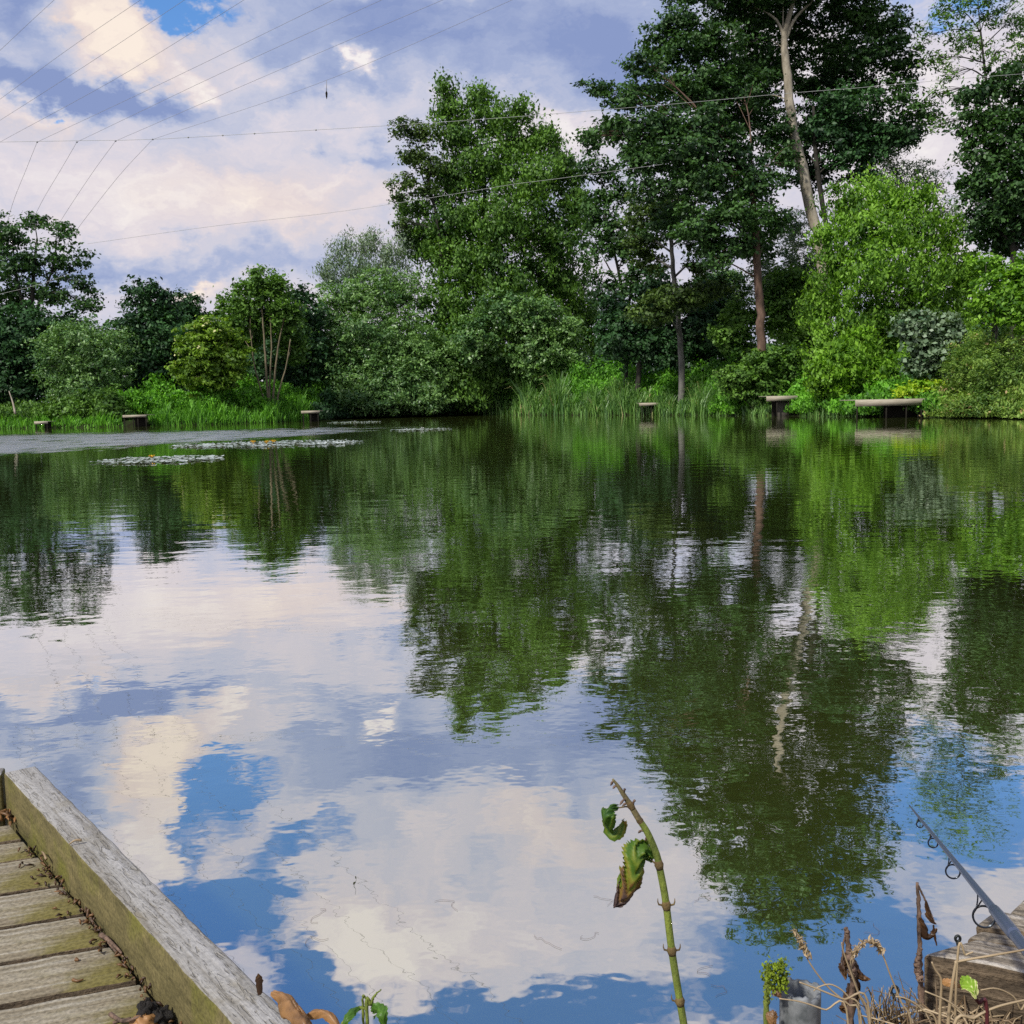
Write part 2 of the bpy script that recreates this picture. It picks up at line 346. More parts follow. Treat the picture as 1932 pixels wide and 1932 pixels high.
# weathered timber, grain along the object's local X
def wood_mat(name, cols, grain=(6, 90, 90), bump=.004, moss=None, moss_amt=.5, flake=None, speck=.8, end_moss=False):
    m, t, L, out = mat_new(name)
    tcn = N(t, 'ShaderNodeTexCoord')
    mp = N(t, 'ShaderNodeMapping'); mp.inputs['Scale'].default_value = grain; L.new(tcn.outputs['Object'], mp.inputs[0])
    nz = N(t, 'ShaderNodeTexNoise'); nz.inputs['Scale'].default_value = 1.; nz.inputs['Detail'].default_value = 7; nz.inputs['Roughness'].default_value = .65; nz.inputs['Distortion'].default_value = .6
    L.new(mp.outputs[0], nz.inputs['Vector'])
    r = N(t, 'ShaderNodeValToRGB'); L.new(nz.outputs['Fac'], r.inputs[0]); e = r.color_ramp.elements
    e[0].position = .30; e[0].color = (*cols[0], 1); e[1].position = .70; e[1].color = (*cols[-1], 1)
    for i, c in enumerate(cols[1:-1]): q = e.new(.3 + .4 * (i + 1) / (len(cols) - 1)); q.color = (*c, 1)
    col = r.outputs[0]
    n2 = N(t, 'ShaderNodeTexNoise'); n2.inputs['Scale'].default_value = 7.; n2.inputs['Detail'].default_value = 5; n2.inputs['Roughness'].default_value = .6; L.new(tcn.outputs['Object'], n2.inputs['Vector'])
    hgt = nz.outputs['Fac']
    if flake:                               # small cracks and worn flecks across the face
        mp3 = N(t, 'ShaderNodeMapping'); mp3.inputs['Scale'].default_value = (16, 95, 95); L.new(tcn.outputs['Object'], mp3.inputs[0])
        n3 = N(t, 'ShaderNodeTexNoise'); n3.inputs['Scale'].default_value = 1.; n3.inputs['Detail'].default_value = 4; n3.inputs['Distortion'].default_value = 1.8; L.new(mp3.outputs[0], n3.inputs['Vector'])
        k = N(t, 'ShaderNodeMapRange', clamp=True); L.new(n3.outputs['Fac'], k.inputs[0]); k.inputs[1].default_value = .56; k.inputs[2].default_value = .66; k.inputs[4].default_value = .5
        mm = N(t, 'ShaderNodeMix', data_type='RGBA'); L.new(k.outputs[0], mm.inputs[0]); L.new(col, mm.inputs[6]); mm.inputs[7].default_value = (*flake, 1); col = mm.outputs[2]
        hm = N(t, 'ShaderNodeMath', operation='SUBTRACT'); L.new(hgt, hm.inputs[0]); L.new(k.outputs[0], hm.inputs[1]); hgt = hm.outputs[0]
    if moss:
        k = N(t, 'ShaderNodeMapRange', clamp=True); L.new(n2.outputs['Fac'], k.inputs[0]); 
        if end_moss:                        # algae is thickest where planks stay damp against the beam
            so_ = N(t, 'ShaderNodeSeparateXYZ'); L.new(tcn.outputs['Object'], so_.inputs[0]); ke = N(t, 'ShaderNodeMapRange', clamp=True); L.new(so_.outputs[0], ke.inputs[0])
            ke.inputs[1].default_value = 1.33; ke.inputs[2].default_value = 1.56; ke.inputs[4].default_value = .22
            ka = N(t, 'ShaderNodeMath', operation='ADD'); L.new(ke.outputs[0], ka.inputs[0]); L.new(n2.outputs['Fac'], ka.inputs[1]); L.new(ka.outputs[0], k.inputs[0])
        k.inputs[1].default_value = .62 - moss_amt * .3; k.inputs[2].default_value = .80 - moss_amt * .3; k.inputs[4].default_value = .85
        mm = N(t, 'ShaderNodeMix', data_type='RGBA'); L.new(k.outputs[0], mm.inputs[0]); L.new(col, mm.inputs[6]); mm.inputs[7].default_value = (*moss, 1); col = mm.outputs[2]
    n4 = N(t, 'ShaderNodeTexNoise'); n4.inputs['Scale'].default_value = 140.; n4.inputs['Detail'].default_value = 3; L.new(tcn.outputs['Object'], n4.inputs['Vector'])
    sp = N(t, 'ShaderNodeMix', data_type='RGBA', blend_type='MULTIPLY'); sp.inputs[0].default_value = speck
    k4 = N(t, 'ShaderNodeMapRange', clamp=True); L.new(n4.outputs['Fac'], k4.inputs[0]); k4.inputs[1].default_value = .3; k4.inputs[2].default_value = .6; k4.inputs[3].default_value = .55; k4.inputs[4].default_value = 1.15
    L.new(col, sp.inputs[6]); L.new(k4.outputs[0], sp.inputs[7]); col = sp.outputs[2]
    p = N(t, 'ShaderNodeBsdfPrincipled'); p.inputs['Roughness'].default_value = .85; p.inputs['Specular IOR Level'].default_value = .3; L.new(col, p.inputs['Base Color'])
    b = N(t, 'ShaderNodeBump'); b.inputs['Strength'].default_value = 1.; b.inputs['Distance'].default_value = bump; L.new(hgt, b.inputs['Height'])
    b2 = N(t, 'ShaderNodeBump'); b2.inputs['Strength'].default_value = .6; b2.inputs['Distance'].default_value = bump * .5; L.new(n4.outputs['Fac'], b2.inputs['Height']); L.new(b.outputs[0], b2.inputs['Normal'])
    L.new(b2.outputs[0], p.inputs['Normal']); L.new(p.outputs[0], out.inputs[0])
    return m
M['beam_top'] = wood_mat('bleached timber', ((.15, .135, .11), (.30, .29, .27), (.385, .375, .36)), (2.2, 60, 60), .004, moss=(.20, .175, .12), moss_amt=.22, flake=(.17, .15, .11), speck=.45)
M['beam_side'] = wood_mat('algae timber', ((.07, .06, .022), (.13, .11, .045), (.20, .165, .07)), (9, 30, 30), .003, moss=(.13, .13, .02), moss_amt=.40)
M['plank'] = wood_mat('deck timber', ((.09, .065, .035), (.25, .215, .15), (.42, .39, .325)), (2.2, 48, 48), .004, moss=(.14, .12, .025), moss_amt=.16, end_moss=True)
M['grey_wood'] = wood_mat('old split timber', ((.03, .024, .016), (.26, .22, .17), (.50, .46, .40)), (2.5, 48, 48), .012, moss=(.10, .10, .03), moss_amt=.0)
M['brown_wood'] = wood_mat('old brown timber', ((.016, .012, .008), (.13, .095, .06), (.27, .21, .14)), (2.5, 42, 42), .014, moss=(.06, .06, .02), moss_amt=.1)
M['far_wood'] = wood_mat('far platform timber', ((.24, .21, .15), (.38, .34, .26), (.46, .42, .34)), (2, 20, 20), .003)
M['far_post'] = plain('dark wet posts and deck shade', (.02, .018, .014), .9, 0, .1)  # the same near-black also paints the shade under the far decks
M['far_panel'] = plain('weathered panel', (.11, .10, .085), .9, 0, .1)

# ------------------------------------------------------------------ terrain and water
shore_px = [(-60, 811), (0, 809), (200, 806), (400, 801), (520, 797), (600, 793), (650, 790), (900, 783), (1100, 783.5), (1300, 783.5), (1500, 785), (1700, 787), (1800, 788), (1932, 790), (1990, 791)]
shore_w = [G(x, y)[:2] for x, y in shore_px]
poly = [(-130, 66), (-70, 78)] + [tuple(q) for q in shore_w] + [(30, 44), (34, 30), (20, 12), (8, 3.8), (3, 2.5), (1.6, 2.0), (.95, 1.76), (.62, 1.66),
        (.42, 1.5), (.1, 1.36), (-.3, 1.25), (-.8, 1.15), (-2, .8), (-8, -.6), (-60, -6), (-130, 30)]
poly = np.array(poly)
def poly_sd(x, y):
    x = np.asarray(x, float); y = np.asarray(y, float); d = np.full(x.shape, 1e9); ins = np.zeros(x.shape, bool)
    n = len(poly)
    for i in range(n):
        (ax, ay), (bx, by) = poly[i], poly[(i + 1) % n]
        ex, ey = bx - ax, by - ay; t_ = np.clip(((x - ax) * ex + (y - ay) * ey) / (ex * ex + ey * ey), 0, 1)
        d = np.minimum(d, np.hypot(x - ax - t_ * ex, y - ay - t_ * ey))
        c = ((ay > y) != (by > y)) & (x < (bx - ax) * (y - ay) / (by - ay + 1e-12) + ax); ins ^= c
    return np.where(ins, -d, d)
def gz(x, y):
    x = np.asarray(x, float); y = np.asarray(y, float)
    d = poly_sd(x, y); r_ = np.hypot(x, y)
    far = np.clip(r_ / 20, 0, 1)
    w_ = .12 + .9 * far; top = .33 + .15 * far
    up = top * np.clip(d / w_, 0, 1) ** .6 + np.clip(d - w_, 0, 60) * .02 * far
    bumpy = .03 * np.sin(x * 1.7 + y * .6) * np.cos(y * 1.3 - x * .4) + .012 * np.sin(x * 9) * np.cos(y * 11)
    return np.where(d > 0, up + bumpy * np.clip(d / w_, 0, 1), np.maximum(-1.2, d * .6) - .01)
def axis(lo, hi):
    a = [0.]
    while a[-1] < hi: a.append(a[-1] + min(max(.07, (a[-1] - 2) * .09), 1.4 if a[-1] < 135 else 200))
    b_ = [0.]
    while b_[-1] > lo: b_.append(b_[-1] - min(max(.07, (-b_[-1] - 1.4) * .09), 1.4 if b_[-1] > -90 else 200))
    return np.array(sorted(set(a + b_)))
ax_, ay_ = axis(-3500, 3500), axis(-600, 4000)
XX, YY = np.meshgrid(ax_, ay_)
ZZ = gz(XX, YY)
nx, ny = len(ax_), len(ay_)
idx = np.arange(nx * ny).reshape(ny, nx)
fa = np.stack([idx[:-1, :-1], idx[:-1, 1:], idx[1:, 1:], idx[1:, :-1]], -1).reshape(-1, 4)
me = mesh_from('ground', np.stack([XX, YY, ZZ], -1).reshape(-1, 3), fa.ravel(), np.full(len(fa), 4), M['ground'], smooth=True)
go = bpy.data.objects.new('ground', me); COL.objects.link(go); tag(go, kind='structure')
me = mesh_from('water', [(-170, -40, 0), (80, -40, 0), (80, 150, 0), (-170, 150, 0)], [0, 1, 2, 3], [4], M['water'])
wo_ = bpy.data.objects.new('water', me); COL.objects.link(wo_); tag(wo_, kind='structure')

# ------------------------------------------------------------------ foliage
def unit(v): return v / (np.linalg.norm(v, axis=-1, keepdims=True) + 1e-9)
def leaf_quads(c, nrm, size, aspect=.5, along=None):
    n = len(c)
    t_ = rng.normal(size=(n, 3)) if along is None else along + rng.normal(size=(n, 3)) * .45
    nrm = unit(nrm); t_ = unit(t_ - nrm * (t_ * nrm).sum(-1, keepdims=True)); b_ = np.cross(nrm, t_)
    s = size[:, None]
    return np.stack([c + t_ * s * .5, c + b_ * s * .5 * aspect + nrm * s * .08 + t_ * s * .05, c - t_ * s * .5, c - b_ * s * .5 * aspect + nrm * s * .08 + t_ * s * .05], 1)
def lobes_foliage(mb, lobes, rc, leaf, dens=1., per=34, flat=.6, droop=0., upr=0., aspect=.5, up=.5, spread=.5, core=.35, gap=0.):
    """lobes: (centre, (rx,ry,rz)). Leaf clumps over and inside each lobe. Returns the clump centres per lobe."""
    allc = []
    for (c, R) in lobes:
        c = np.asarray(c); R = np.asarray(R, float)
        area = 4 * math.pi * ((R[0] * R[1]) ** 1.6 / 3 + (R[0] * R[2]) ** 1.6 / 3 + (R[1] * R[2]) ** 1.6 / 3) ** (1 / 1.6)
        n = max(5, int(area / (rc * rc) * .95 * dens))
        u = unit(rng.normal(size=(n, 3)))
        ph = rng.uniform(0, 6.28, 6)
        lump = 1 + .16 * np.sin(u[:, 0] * 4.1 + ph[0]) * np.cos(u[:, 2] * 5.3 + ph[1]) + .12 * np.sin(u[:, 1] * 6 + u[:, 2] * 7 + ph[2])
        rad = np.where(rng.random(n) < core, rng.uniform(.2, .8, n), rng.uniform(.78, 1.1, n)) * lump
        cc = c + u * R * rad[:, None]
        if gap > 0:
            keep = (np.sin(cc[:, 0] * 1.1 / rc + ph[3]) * np.cos(cc[:, 2] * .9 / rc + ph[4]) + rng.normal(size=n) * .4) > gap - 1
            cc = cc[keep]; u = u[keep]; n = len(cc)
        cr = rc * rng.uniform(.5, 1.35, n); ct = rng.normal(size=n) * .15 + rng.normal() * .09
        k = per
        w = np.repeat(np.arange(n), k)
        loc = rng.normal(size=(n * k, 3)) * .5
        loc[:, 2] *= flat
        ctr = cc[w] + loc * cr[w][:, None]
        if droop: ctr[:, 2] -= droop * rng.random(n * k) ** 2 * cr[w] * 2
        if upr: ctr[:, 2] += upr * rng.random(n * k) ** 2 * cr[w] * 2
        nrm = u[w] * spread + np.array([0, 0, up]) + rng.normal(size=(n * k, 3)) * .55
        al = None
        if droop: al = np.tile([0, 0, -1.], (n * k, 1)) + u[w] * .5
        if upr: al = np.tile([0, 0, 1.], (n * k, 1)) + u[w] * .4
        if al is not None: nrm = u[w] * .8 + rng.normal(size=(n * k, 3)) * .6
        q = leaf_quads(ctr, nrm, leaf * 1.12 * rng.uniform(.5, 1.45, n * k), aspect * 1.15, al)
        # leaves that would hang below the ground or water are left out
        ok = q[:, :, 2].min(1) > .03
        tint = np.clip(.5 + ct[w] + rng.normal(size=n * k) * .16, 0, 1)
        mb.quads(q[ok], tint[ok])
        allc.append((c, R, cc))
    return allc

def tree(name, label, cat, D, base, trunk, lobes, leafm, barkm, rc=.75, leaf=.26, group=None, maxlimb=1e9, limb_r=.09, twigs=7, extra_stems=(), **kw):
    """base/trunk/lobes in photo pixels at distance D: trunk [(px,py,radius_m,dY)], lobe (px,py,rx,ry,dY[,depth ratio])"""
    D = max(D, float(np.interp(base[0], [q[0] for q in shore_px], [q[1] for q in shore_w])) + 1.6)
    b0 = P(base[0], 700, D); b0[2] = float(gz(b0[0], b0[1])) - .05
    k = D / 1932
    LB = []
    for l in lobes:
        px, py, rx, ry, dY = l[:5]; q = l[5] if len(l) > 5 else .85
        LB.append((P(px, py, D + dY), (rx * k, max(rx, ry) * k * q * .9, ry * k)))
    fol = MB(); allc = lobes_foliage(fol, LB, rc, leaf, **kw)
    tr = MB()
    stems = []
    for s_i, st_ in enumerate([trunk] + list(extra_stems)):
        pts = [P(q[0], q[1], D + (q[3] if len(q) > 3 else 0)) for q in st_]; rad = [q[2] for q in st_]
        root = b0.copy(); root[0] = pts[0][0] + (b0[0] - pts[0][0]) * (1 if s_i == 0 else .6); root[1] = D if s_i == 0 else D + random.uniform(-.4, .4)
        root[2] = float(gz(root[0], root[1])) - .3
        if pts[0][2] > root[2] + .5 and (s_i == 0 or pts[0][2] < root[2] + 3.5): pts = [root] + pts; rad = [rad[0] * 1.25] + rad
        n = max(10, 5 * len(pts)); sp = smooth_path(pts, n); sr = np.interp(np.linspace(0, 1, n), np.linspace(0, 1, len(rad)), rad)
        sp[1:-1] += rng.normal(size=(n - 2, 3)) * sr[1:-1, None] * .12
        tr.tube(sp, sr, 9, wob=.05); stems.append((sp, sr))
    for (c, R, cc) in allc:
        if c[1] > D + 4.5: continue
        best = None
        for sp, sr in stems:                # a limb to each lobe from below it on the nearest stem
            d = np.linalg.norm(sp - (c - np.array([0, 0, np.linalg.norm(R) * .6])), axis=1); i = int(d.argmin())
            if best is None or d[i] < best[0]: best = (d[i], sp[i], sr[i])
        if best[0] > maxlimb: continue
        a = best[1]; r0 = min(best[2] * .6, limb_r)
        mid = (a + c) / 2 + np.array([0, 0, .12 * np.linalg.norm(c - a)]) + rng.normal(size=3) * .15
        pth = smooth_path([a, mid, c], 8); tr.tube(pth, np.linspace(r0, r0 * .45, 8), 6)
        if len(cc):
            for j in rng.choice(len(cc), min(twigs, len(cc)), replace=False):
                s0 = pth[rng.integers(3, 8)]; e0 = cc[j]
                mm = (s0 + e0) / 2 + np.array([0, 0, .06 * np.linalg.norm(e0 - s0)]) + rng.normal(size=3) * .08
                tr.tube(smooth_path([s0, mm, e0], 6), np.linspace(r0 * .4, r0 * .1, 6), 5)
    e = empty(name, b0); tag(e, label, cat, group)
    tr.build('trunk' if barkm is not M['stem_tan'] else 'stem', barkm, e, b0, smooth=True)
    fol.build('crown', leafm, e, b0)
    return e
def bush(name, label, D, lobes, leafm, rc=.5, leaf=.2, stem=None, group=None, cat='bush', **kw):
    px = lobes[0][0]
    st_ = [(px, lobes[0][1] + lobes[0][3] * .6, .035), (px + 3, lobes[0][1], .02)]
    ex = [[(l[0] + random.uniform(-5, 5), l[1] + l[3] * .6, .022), (l[0], l[1], .012)] for l in lobes[1:4]]
    return tree(name, label, cat, D, (px, 0), st_, lobes, leafm, stem or M['bark_dark'], rc, leaf, group, limb_r=.018, extra_stems=ex, **kw)

# -- left bank
tree('tall_tree', 'tall dark airy tree with forked stems at the far left of the lake', 'tree', 88, (62, 0),
     [(60, 760, .28), (58, 640, .24), (62, 540, .17), (70, 450, .08)],
     [(25, 440, 34, 34, 0), (70, 420, 30, 20, 2), (105, 450, 34, 30, -1), (20, 500, 45, 30, -1), (75, 495, 38, 26, 0), (135, 500, 38, 28, 1), (165, 540, 26, 20, 0),
      (105, 550, 45, 22, 0), (40, 560, 50, 30, 2), (-30, 470, 60, 60, 1), (-35, 560, 70, 50, 0), (160, 575, 26, 18, -1)],
     M['alder'], M['bark_dark'], rc=.7, leaf=.28, dens=.72, flat=.45, gap=.3, extra_stems=[[(58, 640, .15), (35, 540, .11), (22, 450, .05)], [(62, 600, .14), (95, 520, .09), (108, 455, .04)]], per=30, core=.3, twigs=10)
tree('dark_tree', 'dense dark tree filling the left edge under the tall airy one', 'tree', 86, (20, 0),
     [(20, 770, .2), (22, 680, .14)], [(10, 640, 75, 55, 0), (60, 620, 60, 45, 1), (15, 720, 80, 55, 0), (80, 700, 50, 60, 2), (-60, 660, 70, 110, 0), (130, 640, 45, 50, 3)],
     M['dark'], M['bark_dark'], rc=.7, leaf=.28, dens=1.1)
tree('willow', 'pale green willow above the low bushes on the left bank', 'tree', 80, (165, 0), [(128, 750, .1), (118, 690, .08), (112, 650, .05)],
     [(150, 640, 62, 36, 0), (115, 690, 46, 42, 0), (190, 690, 50, 50, 0), (225, 650, 30, 28, 1), (155, 735, 60, 36, 0)], M['willow'], M['bark_grey'], rc=.6, leaf=.25, aspect=.3, dens=1., extra_stems=[[(150, 760, .09), (170, 690, .05)]])
tree('round_tree', 'dark round-topped tree between the pale willow and the yellowish elder', 'tree', 84, (285, 0), [(285, 750, .2), (287, 620, .13), (285, 560, .06)],
     [(268, 565, 36, 32, 0), (300, 580, 36, 36, 1), (262, 620, 44, 42, 0), (312, 640, 44, 48, 0), (275, 690, 55, 42, 0), (325, 700, 30, 35, 1)], M['dark'], M['bark_dark'], rc=.65, leaf=.28, dens=1.05)
tree('small_tree', 'small dark tree peeping over the trees between round-topped and stemmed ones', 'tree', 97, (360, 0), [(358, 700, .15), (356, 600, .08)],
     [(352, 575, 26, 22, 0), (365, 610, 30, 30, 0), (335, 640, 30, 60, 0)], M['dark'], M['bark_dark'], rc=.6, leaf=.28)
bush('elder', 'yellowish elder with flat cream flower heads on the left bank', 80, [(395, 640, 52, 40, 0), (372, 680, 40, 40, -1), (425, 680, 40, 40, 0), (395, 715, 50, 26, 0)], M['elder'], rc=.55, leaf=.26, flat=.35, dens=1.1)
tree('stemmed_tree', 'bushy tree with a cluster of bare tan stems showing at its base', 'tree', 83, (512, 0), [(505, 740, .1), (500, 660, .08), (492, 560, .05)],
     [(492, 535, 34, 30, 0), (520, 560, 34, 34, 0), (465, 575, 36, 34, 1), (540, 605, 32, 36, 1), (485, 610, 44, 30, 2), (440, 600, 34, 40, 3), (550, 655, 26, 40, 3), (455, 640, 34, 26, 3)],
     M['mid'], M['stem_tan'], rc=.6, leaf=.26, dens=1.05, extra_stems=[[(516, 745, .09), (524, 660, .07), (536, 600, .04)], [(495, 745, .08), (480, 690, .06), (472, 620, .04)], [(508, 745, .08), (512, 660, .06), (510, 600, .04)], [(525, 745, .07), (540, 690, .05), (548, 640, .04)]])
bush('shrub', 'low green shrub on the waterline under the pale willow', 78, [(160, 765, 40, 30, 0), (125, 780, 34, 22, 0)], M['mid'], rc=.45, leaf=.22)
bush('shrub', 'upright green shrub just left of the post platform on the left bank', 77, [(207, 765, 24, 36, 0), (230, 785, 20, 16, 0)], M['mid'], rc=.45, leaf=.22)
bush('shrub', 'fuzzy low shrub at the far left waterline beside the sloping dead stick', 79, [(85, 785, 26, 20, 0), (45, 800, 30, 12, 0)], M['mid'], rc=.4, leaf=.2)
tree('dark_tree', 'gloomy dark tree behind the tan stems on the left bank', 'tree', 92, (565, 0), [(565, 760, .2), (560, 640, .1)],
     [(570, 600, 36, 55, 0), (585, 670, 30, 60, 0), (530, 690, 50, 50, 0), (430, 710, 60, 40, 0)], M['dark'], M['bark_dark'], rc=.65, leaf=.3)
tree('grey_poplar', 'feathery grey-green tree with upright shoots rising behind the big willow', 'tree', 100, (660, 0), [(665, 700, .2), (665, 560, .1)],
     [(632, 490, 20, 20, 0), (655, 475, 18, 26, 1), (685, 465, 18, 26, 0), (705, 470, 16, 28, 1), (735, 490, 18, 34, 0), (765, 470, 16, 40, 0), (660, 520, 50, 30, 0), (620, 530, 22, 18, 0), (720, 530, 50, 40, 0)],
     M['grey'], M['bark_grey'], rc=.6, leaf=.26, upr=.9, aspect=.28, dens=.85, per=24)
tree('willow', 'big silvery green willow leaning over the water left of the tallest middle tree', 'tree', 88, (700, 0), [(705, 765, .22), (700, 690, .18), (690, 600, .1)],
     [(640, 575, 48, 40, 0), (700, 555, 60, 40, 0), (765, 560, 50, 45, 2), (620, 640, 48, 50, -1), (685, 640, 62, 52, -2), (760, 650, 62, 60, -1), (615, 710, 42, 50, -1),
      (675, 715, 62, 50, -3), (750, 725, 62, 46, -3), (810, 690, 50, 60, -1), (700, 750, 60, 28, -4), (800, 752, 55, 26, -3), (640, 755, 40, 26, -2)],
     M['willow'], M['bark_dark'], rc=.62, leaf=.27, aspect=.34, dens=1.0, extra_stems=[[(720, 765, .15), (760, 680, .1), (775, 590, .06)]])
# -- tallest middle tree
tree('tall_tree', 'big broad green tree in the middle with a thin leaning side branch of leaves', 'tree', 98, (905, 0),
     [(905, 770, .42), (900, 640, .36), (905, 500, .28), (915, 380, .2), (900, 260, .1)],
     [(842, 175, 20, 24, 0), (850, 215, 34, 26, 0), (868, 265, 44, 34, 0), (905, 190, 30, 24, 1), (935, 235, 40, 34, 0), (985, 215, 22, 24, 0), (985, 275, 44, 40, 1), (1035, 275, 26, 36, 0),
      (1060, 330, 36, 44, 0), (920, 320, 56, 44, -1), (1000, 350, 56, 50, -2), (860, 345, 46, 44, 0), (1085, 400, 34, 50, 0), (870, 420, 66, 46, -1), (950, 430, 66, 56, -3),
      (1040, 450, 62, 56, -1), (820, 470, 50, 40, 0), (790, 450, 34, 26, 0), (880, 510, 66, 50, -2), (960, 530, 66, 56, -3), (1060, 540, 60, 60, 0),
      (850, 590, 60, 50, -2), (930, 620, 66, 60, -3), (1010, 620, 60, 60, -2), (860, 680, 56, 56, -3), (930, 705, 60, 50, -4), (1000, 690, 50, 50, -3), (880, 745, 50, 28, -5),
      (780, 400, 30, 20, 1), (1100, 620, 40, 60, 2)],
     M['mid'], M['bark_dark'], rc=.72, leaf=.29, dens=1.15, flat=.8, upr=.45, gap=.12, core=.45,
     extra_stems=[[(880, 560, .2), (835, 430, .13), (800, 340, .07), (785, 290, .04)], [(905, 520, .2), (960, 400, .14), (1010, 300, .06)], [(900, 500, .2), (865, 360, .12), (845, 210, .05)]])
tree('airy_branch_tree', 'thin airy tree with sky showing through, left shoulder of the big middle tree', 'tree', 99, (820, 0),
     [(835, 560, .16), (825, 420, .12), (805, 330, .08), (785, 270, .04)],
     [(765, 245, 30, 16, 0), (805, 250, 30, 22, 0), (775, 290, 30, 18, 0), (810, 310, 34, 22, 0), (760, 345, 28, 13, 0), (795, 360, 26, 12, 0), (750, 375, 16, 10, 0), (760, 430, 16, 20, 0)],
     M['alder_warm'], M['bark_dark'], rc=.6, leaf=.26, dens=.85, per=24, core=.4, twigs=12)
bush('sallow', 'grey-green sallow bush rising right of the big middle tree above reeds', 90, [(1010, 600, 50, 40, 0), (950, 585, 40, 36, 0), (1060, 640, 44, 50, 0), (1010, 660, 50, 50, 0), (1080, 700, 40, 30, 1), (900, 640, 40, 50, 0)], M['willow'], rc=.55, leaf=.27, dens=.9)
tree('thin_tree', 'thin dark forked tree with gaps of sky between the middle tree and the alders', 'tree', 84, (1180, 0), [(1182, 680, .16), (1178, 580, .14), (1160, 480, .1), (1140, 400, .06)],
     [(1130, 320, 34, 24, 0), (1165, 360, 34, 26, 0), (1120, 390, 34, 28, 0), (1155, 430, 40, 26, 0), (1125, 470, 34, 26, 0), (1180, 470, 30, 30, 0), (1140, 540, 28, 34, 0), (1195, 540, 30, 40, 0), (1120, 270, 26, 16, 0)],
     M['alder'], M['bark_dark'], rc=.62, leaf=.27, dens=.85, per=26, twigs=10, extra_stems=[[(1180, 600, .1), (1205, 500, .06)], [(1180, 560, .1), (1140, 490, .05)]])
# -- alder group
tree('alder', 'huge dark alder with a pale leaning trunk, tallest tree of the right group', 'tree', 73, (1560, 0),
     [(1556, 560, .41), (1546, 462, .39), (1520, 350, .37), (1497, 240, .33), (1483, 120, .27), (1480, 66, .21), (1500, -20, .12), (1500, -120, .08), (1495, -220, .04)],
     [(1290, 40, 60, 34, 0), (1400, 10, 80, 40, 2), (1345, 80, 70, 30, -1), (1420, 75, 50, 34, 2), (1285, 110, 70, 32, 0), (1390, 130, 75, 36, 2), (1330, 165, 80, 32, 0), (1235, 165, 55, 26, 0),
      (1440, 190, 50, 34, 3), (1560, 20, 70, 45, 3), (1640, 30, 60, 35, 2), (1700, 60, 36, 26, 1), (1570, 90, 50, 34, 4), (1640, 110, 60, 34, 2), (1600, 165, 60, 38, 4), (1680, 180, 48, 30, 1), (1730, 215, 34, 24, 0),
      (1480, -40, 120, 50, 0), (1620, -60, 100, 50, 0), (1330, -40, 80, 40, 0), (1550, 230, 60, 40, 5), (1640, 240, 50, 36, 3), (1480, -130, 150, 60, 0), (1390, 215, 60, 30, 2), (1470, 120, 60, 30, 5), (1500, 60, 60, 34, 5), (1440, 40, 60, 30, 5), (1530, 160, 50, 30, 5), (1360, 250, 60, 26, 2), (1590, 260, 60, 40, 5), (1700, 120, 50, 36, 3), (1640, 60, 60, 40, 6), (1580, 130, 60, 40, 7), (1250, 75, 44, 24, 1), (1710, 250, 36, 26, 3), (1440, 120, 60, 40, 7), (1400, -170, 90, 50, 2), (1530, -230, 110, 60, 0), (1640, -170, 80, 50, 1), (1480, -290, 80, 40, 0)],
     M['alder'], M['bark_pale'], rc=.62, leaf=.24, dens=.95, flat=.42, per=32, core=.45, limb_r=.045, twigs=5, gap=.42, maxlimb=3.6,
     extra_stems=[[(1482, 75, .12), (1466, 40, .09), (1450, 26, .07)], [(1482, 75, .13), (1500, 35, .1), (1530, 5, .08)]])
tree('alder', 'dark alder with a brown trunk standing on the bank above the small platforms', 'tree', 66, (1438, 0),
     [(1437, 660, .30), (1432, 560, .27), (1426, 455, .24), (1420, 360, .18)],
     [(1330, 235, 66, 34, 0), (1250, 240, 56, 30, 0), (1180, 190, 46, 22, 0), (1122, 165, 30, 14, 0), (1200, 240, 50, 26, 0), (1290, 290, 70, 34, -1), (1200, 300, 46, 32, 0), (1380, 290, 66, 38, 0), (1340, 350, 70, 36, -1),
      (1240, 350, 50, 34, 0), (1420, 350, 60, 40, 0), (1390, 410, 66, 36, -1), (1320, 420, 54, 36, -1), (1470, 310, 40, 40, 4), (1450, 420, 44, 34, 1), (1390, 460, 50, 24, 0), (1340, 480, 46, 26, -1), (1115, 255, 20, 12, 0), (1470, 250, 50, 40, 5), (1300, 180, 60, 40, 4), (1400, 170, 60, 40, 4), (1230, 280, 50, 40, 4), (1310, 330, 60, 40, 5), (1160, 240, 36, 24, 2), (1430, 470, 40, 30, 4), (1260, 420, 50, 36, 5), (1220, 120, 36, 24, 2)],
     M['alder'], M['bark_brown'], rc=.62, leaf=.24, dens=1.0, flat=.42, per=32, core=.45, limb_r=.06, gap=.38)
tree('alder', 'alder with a slim grey trunk left of the brown-trunked one', 'tree', 68, (1286, 0),
     [(1286, 680, .22), (1279, 600, .19), (1270, 500, .16), (1266, 420, .13), (1268, 340, .08)],
     [(1230, 395, 50, 30, 0), (1290, 390, 50, 32, 1), (1200, 440, 44, 30, 1), (1320, 440, 36, 30, 2), (1225, 480, 34, 34, 2), (1330, 545, 40, 22, -2), (1285, 560, 56, 20, -3), (1240, 590, 50, 22, -2), (1320, 500, 26, 20, -1)],
     M['alder_warm'], M['bark_grey'], rc=.55, leaf=.24, dens=.95, flat=.38, per=28)
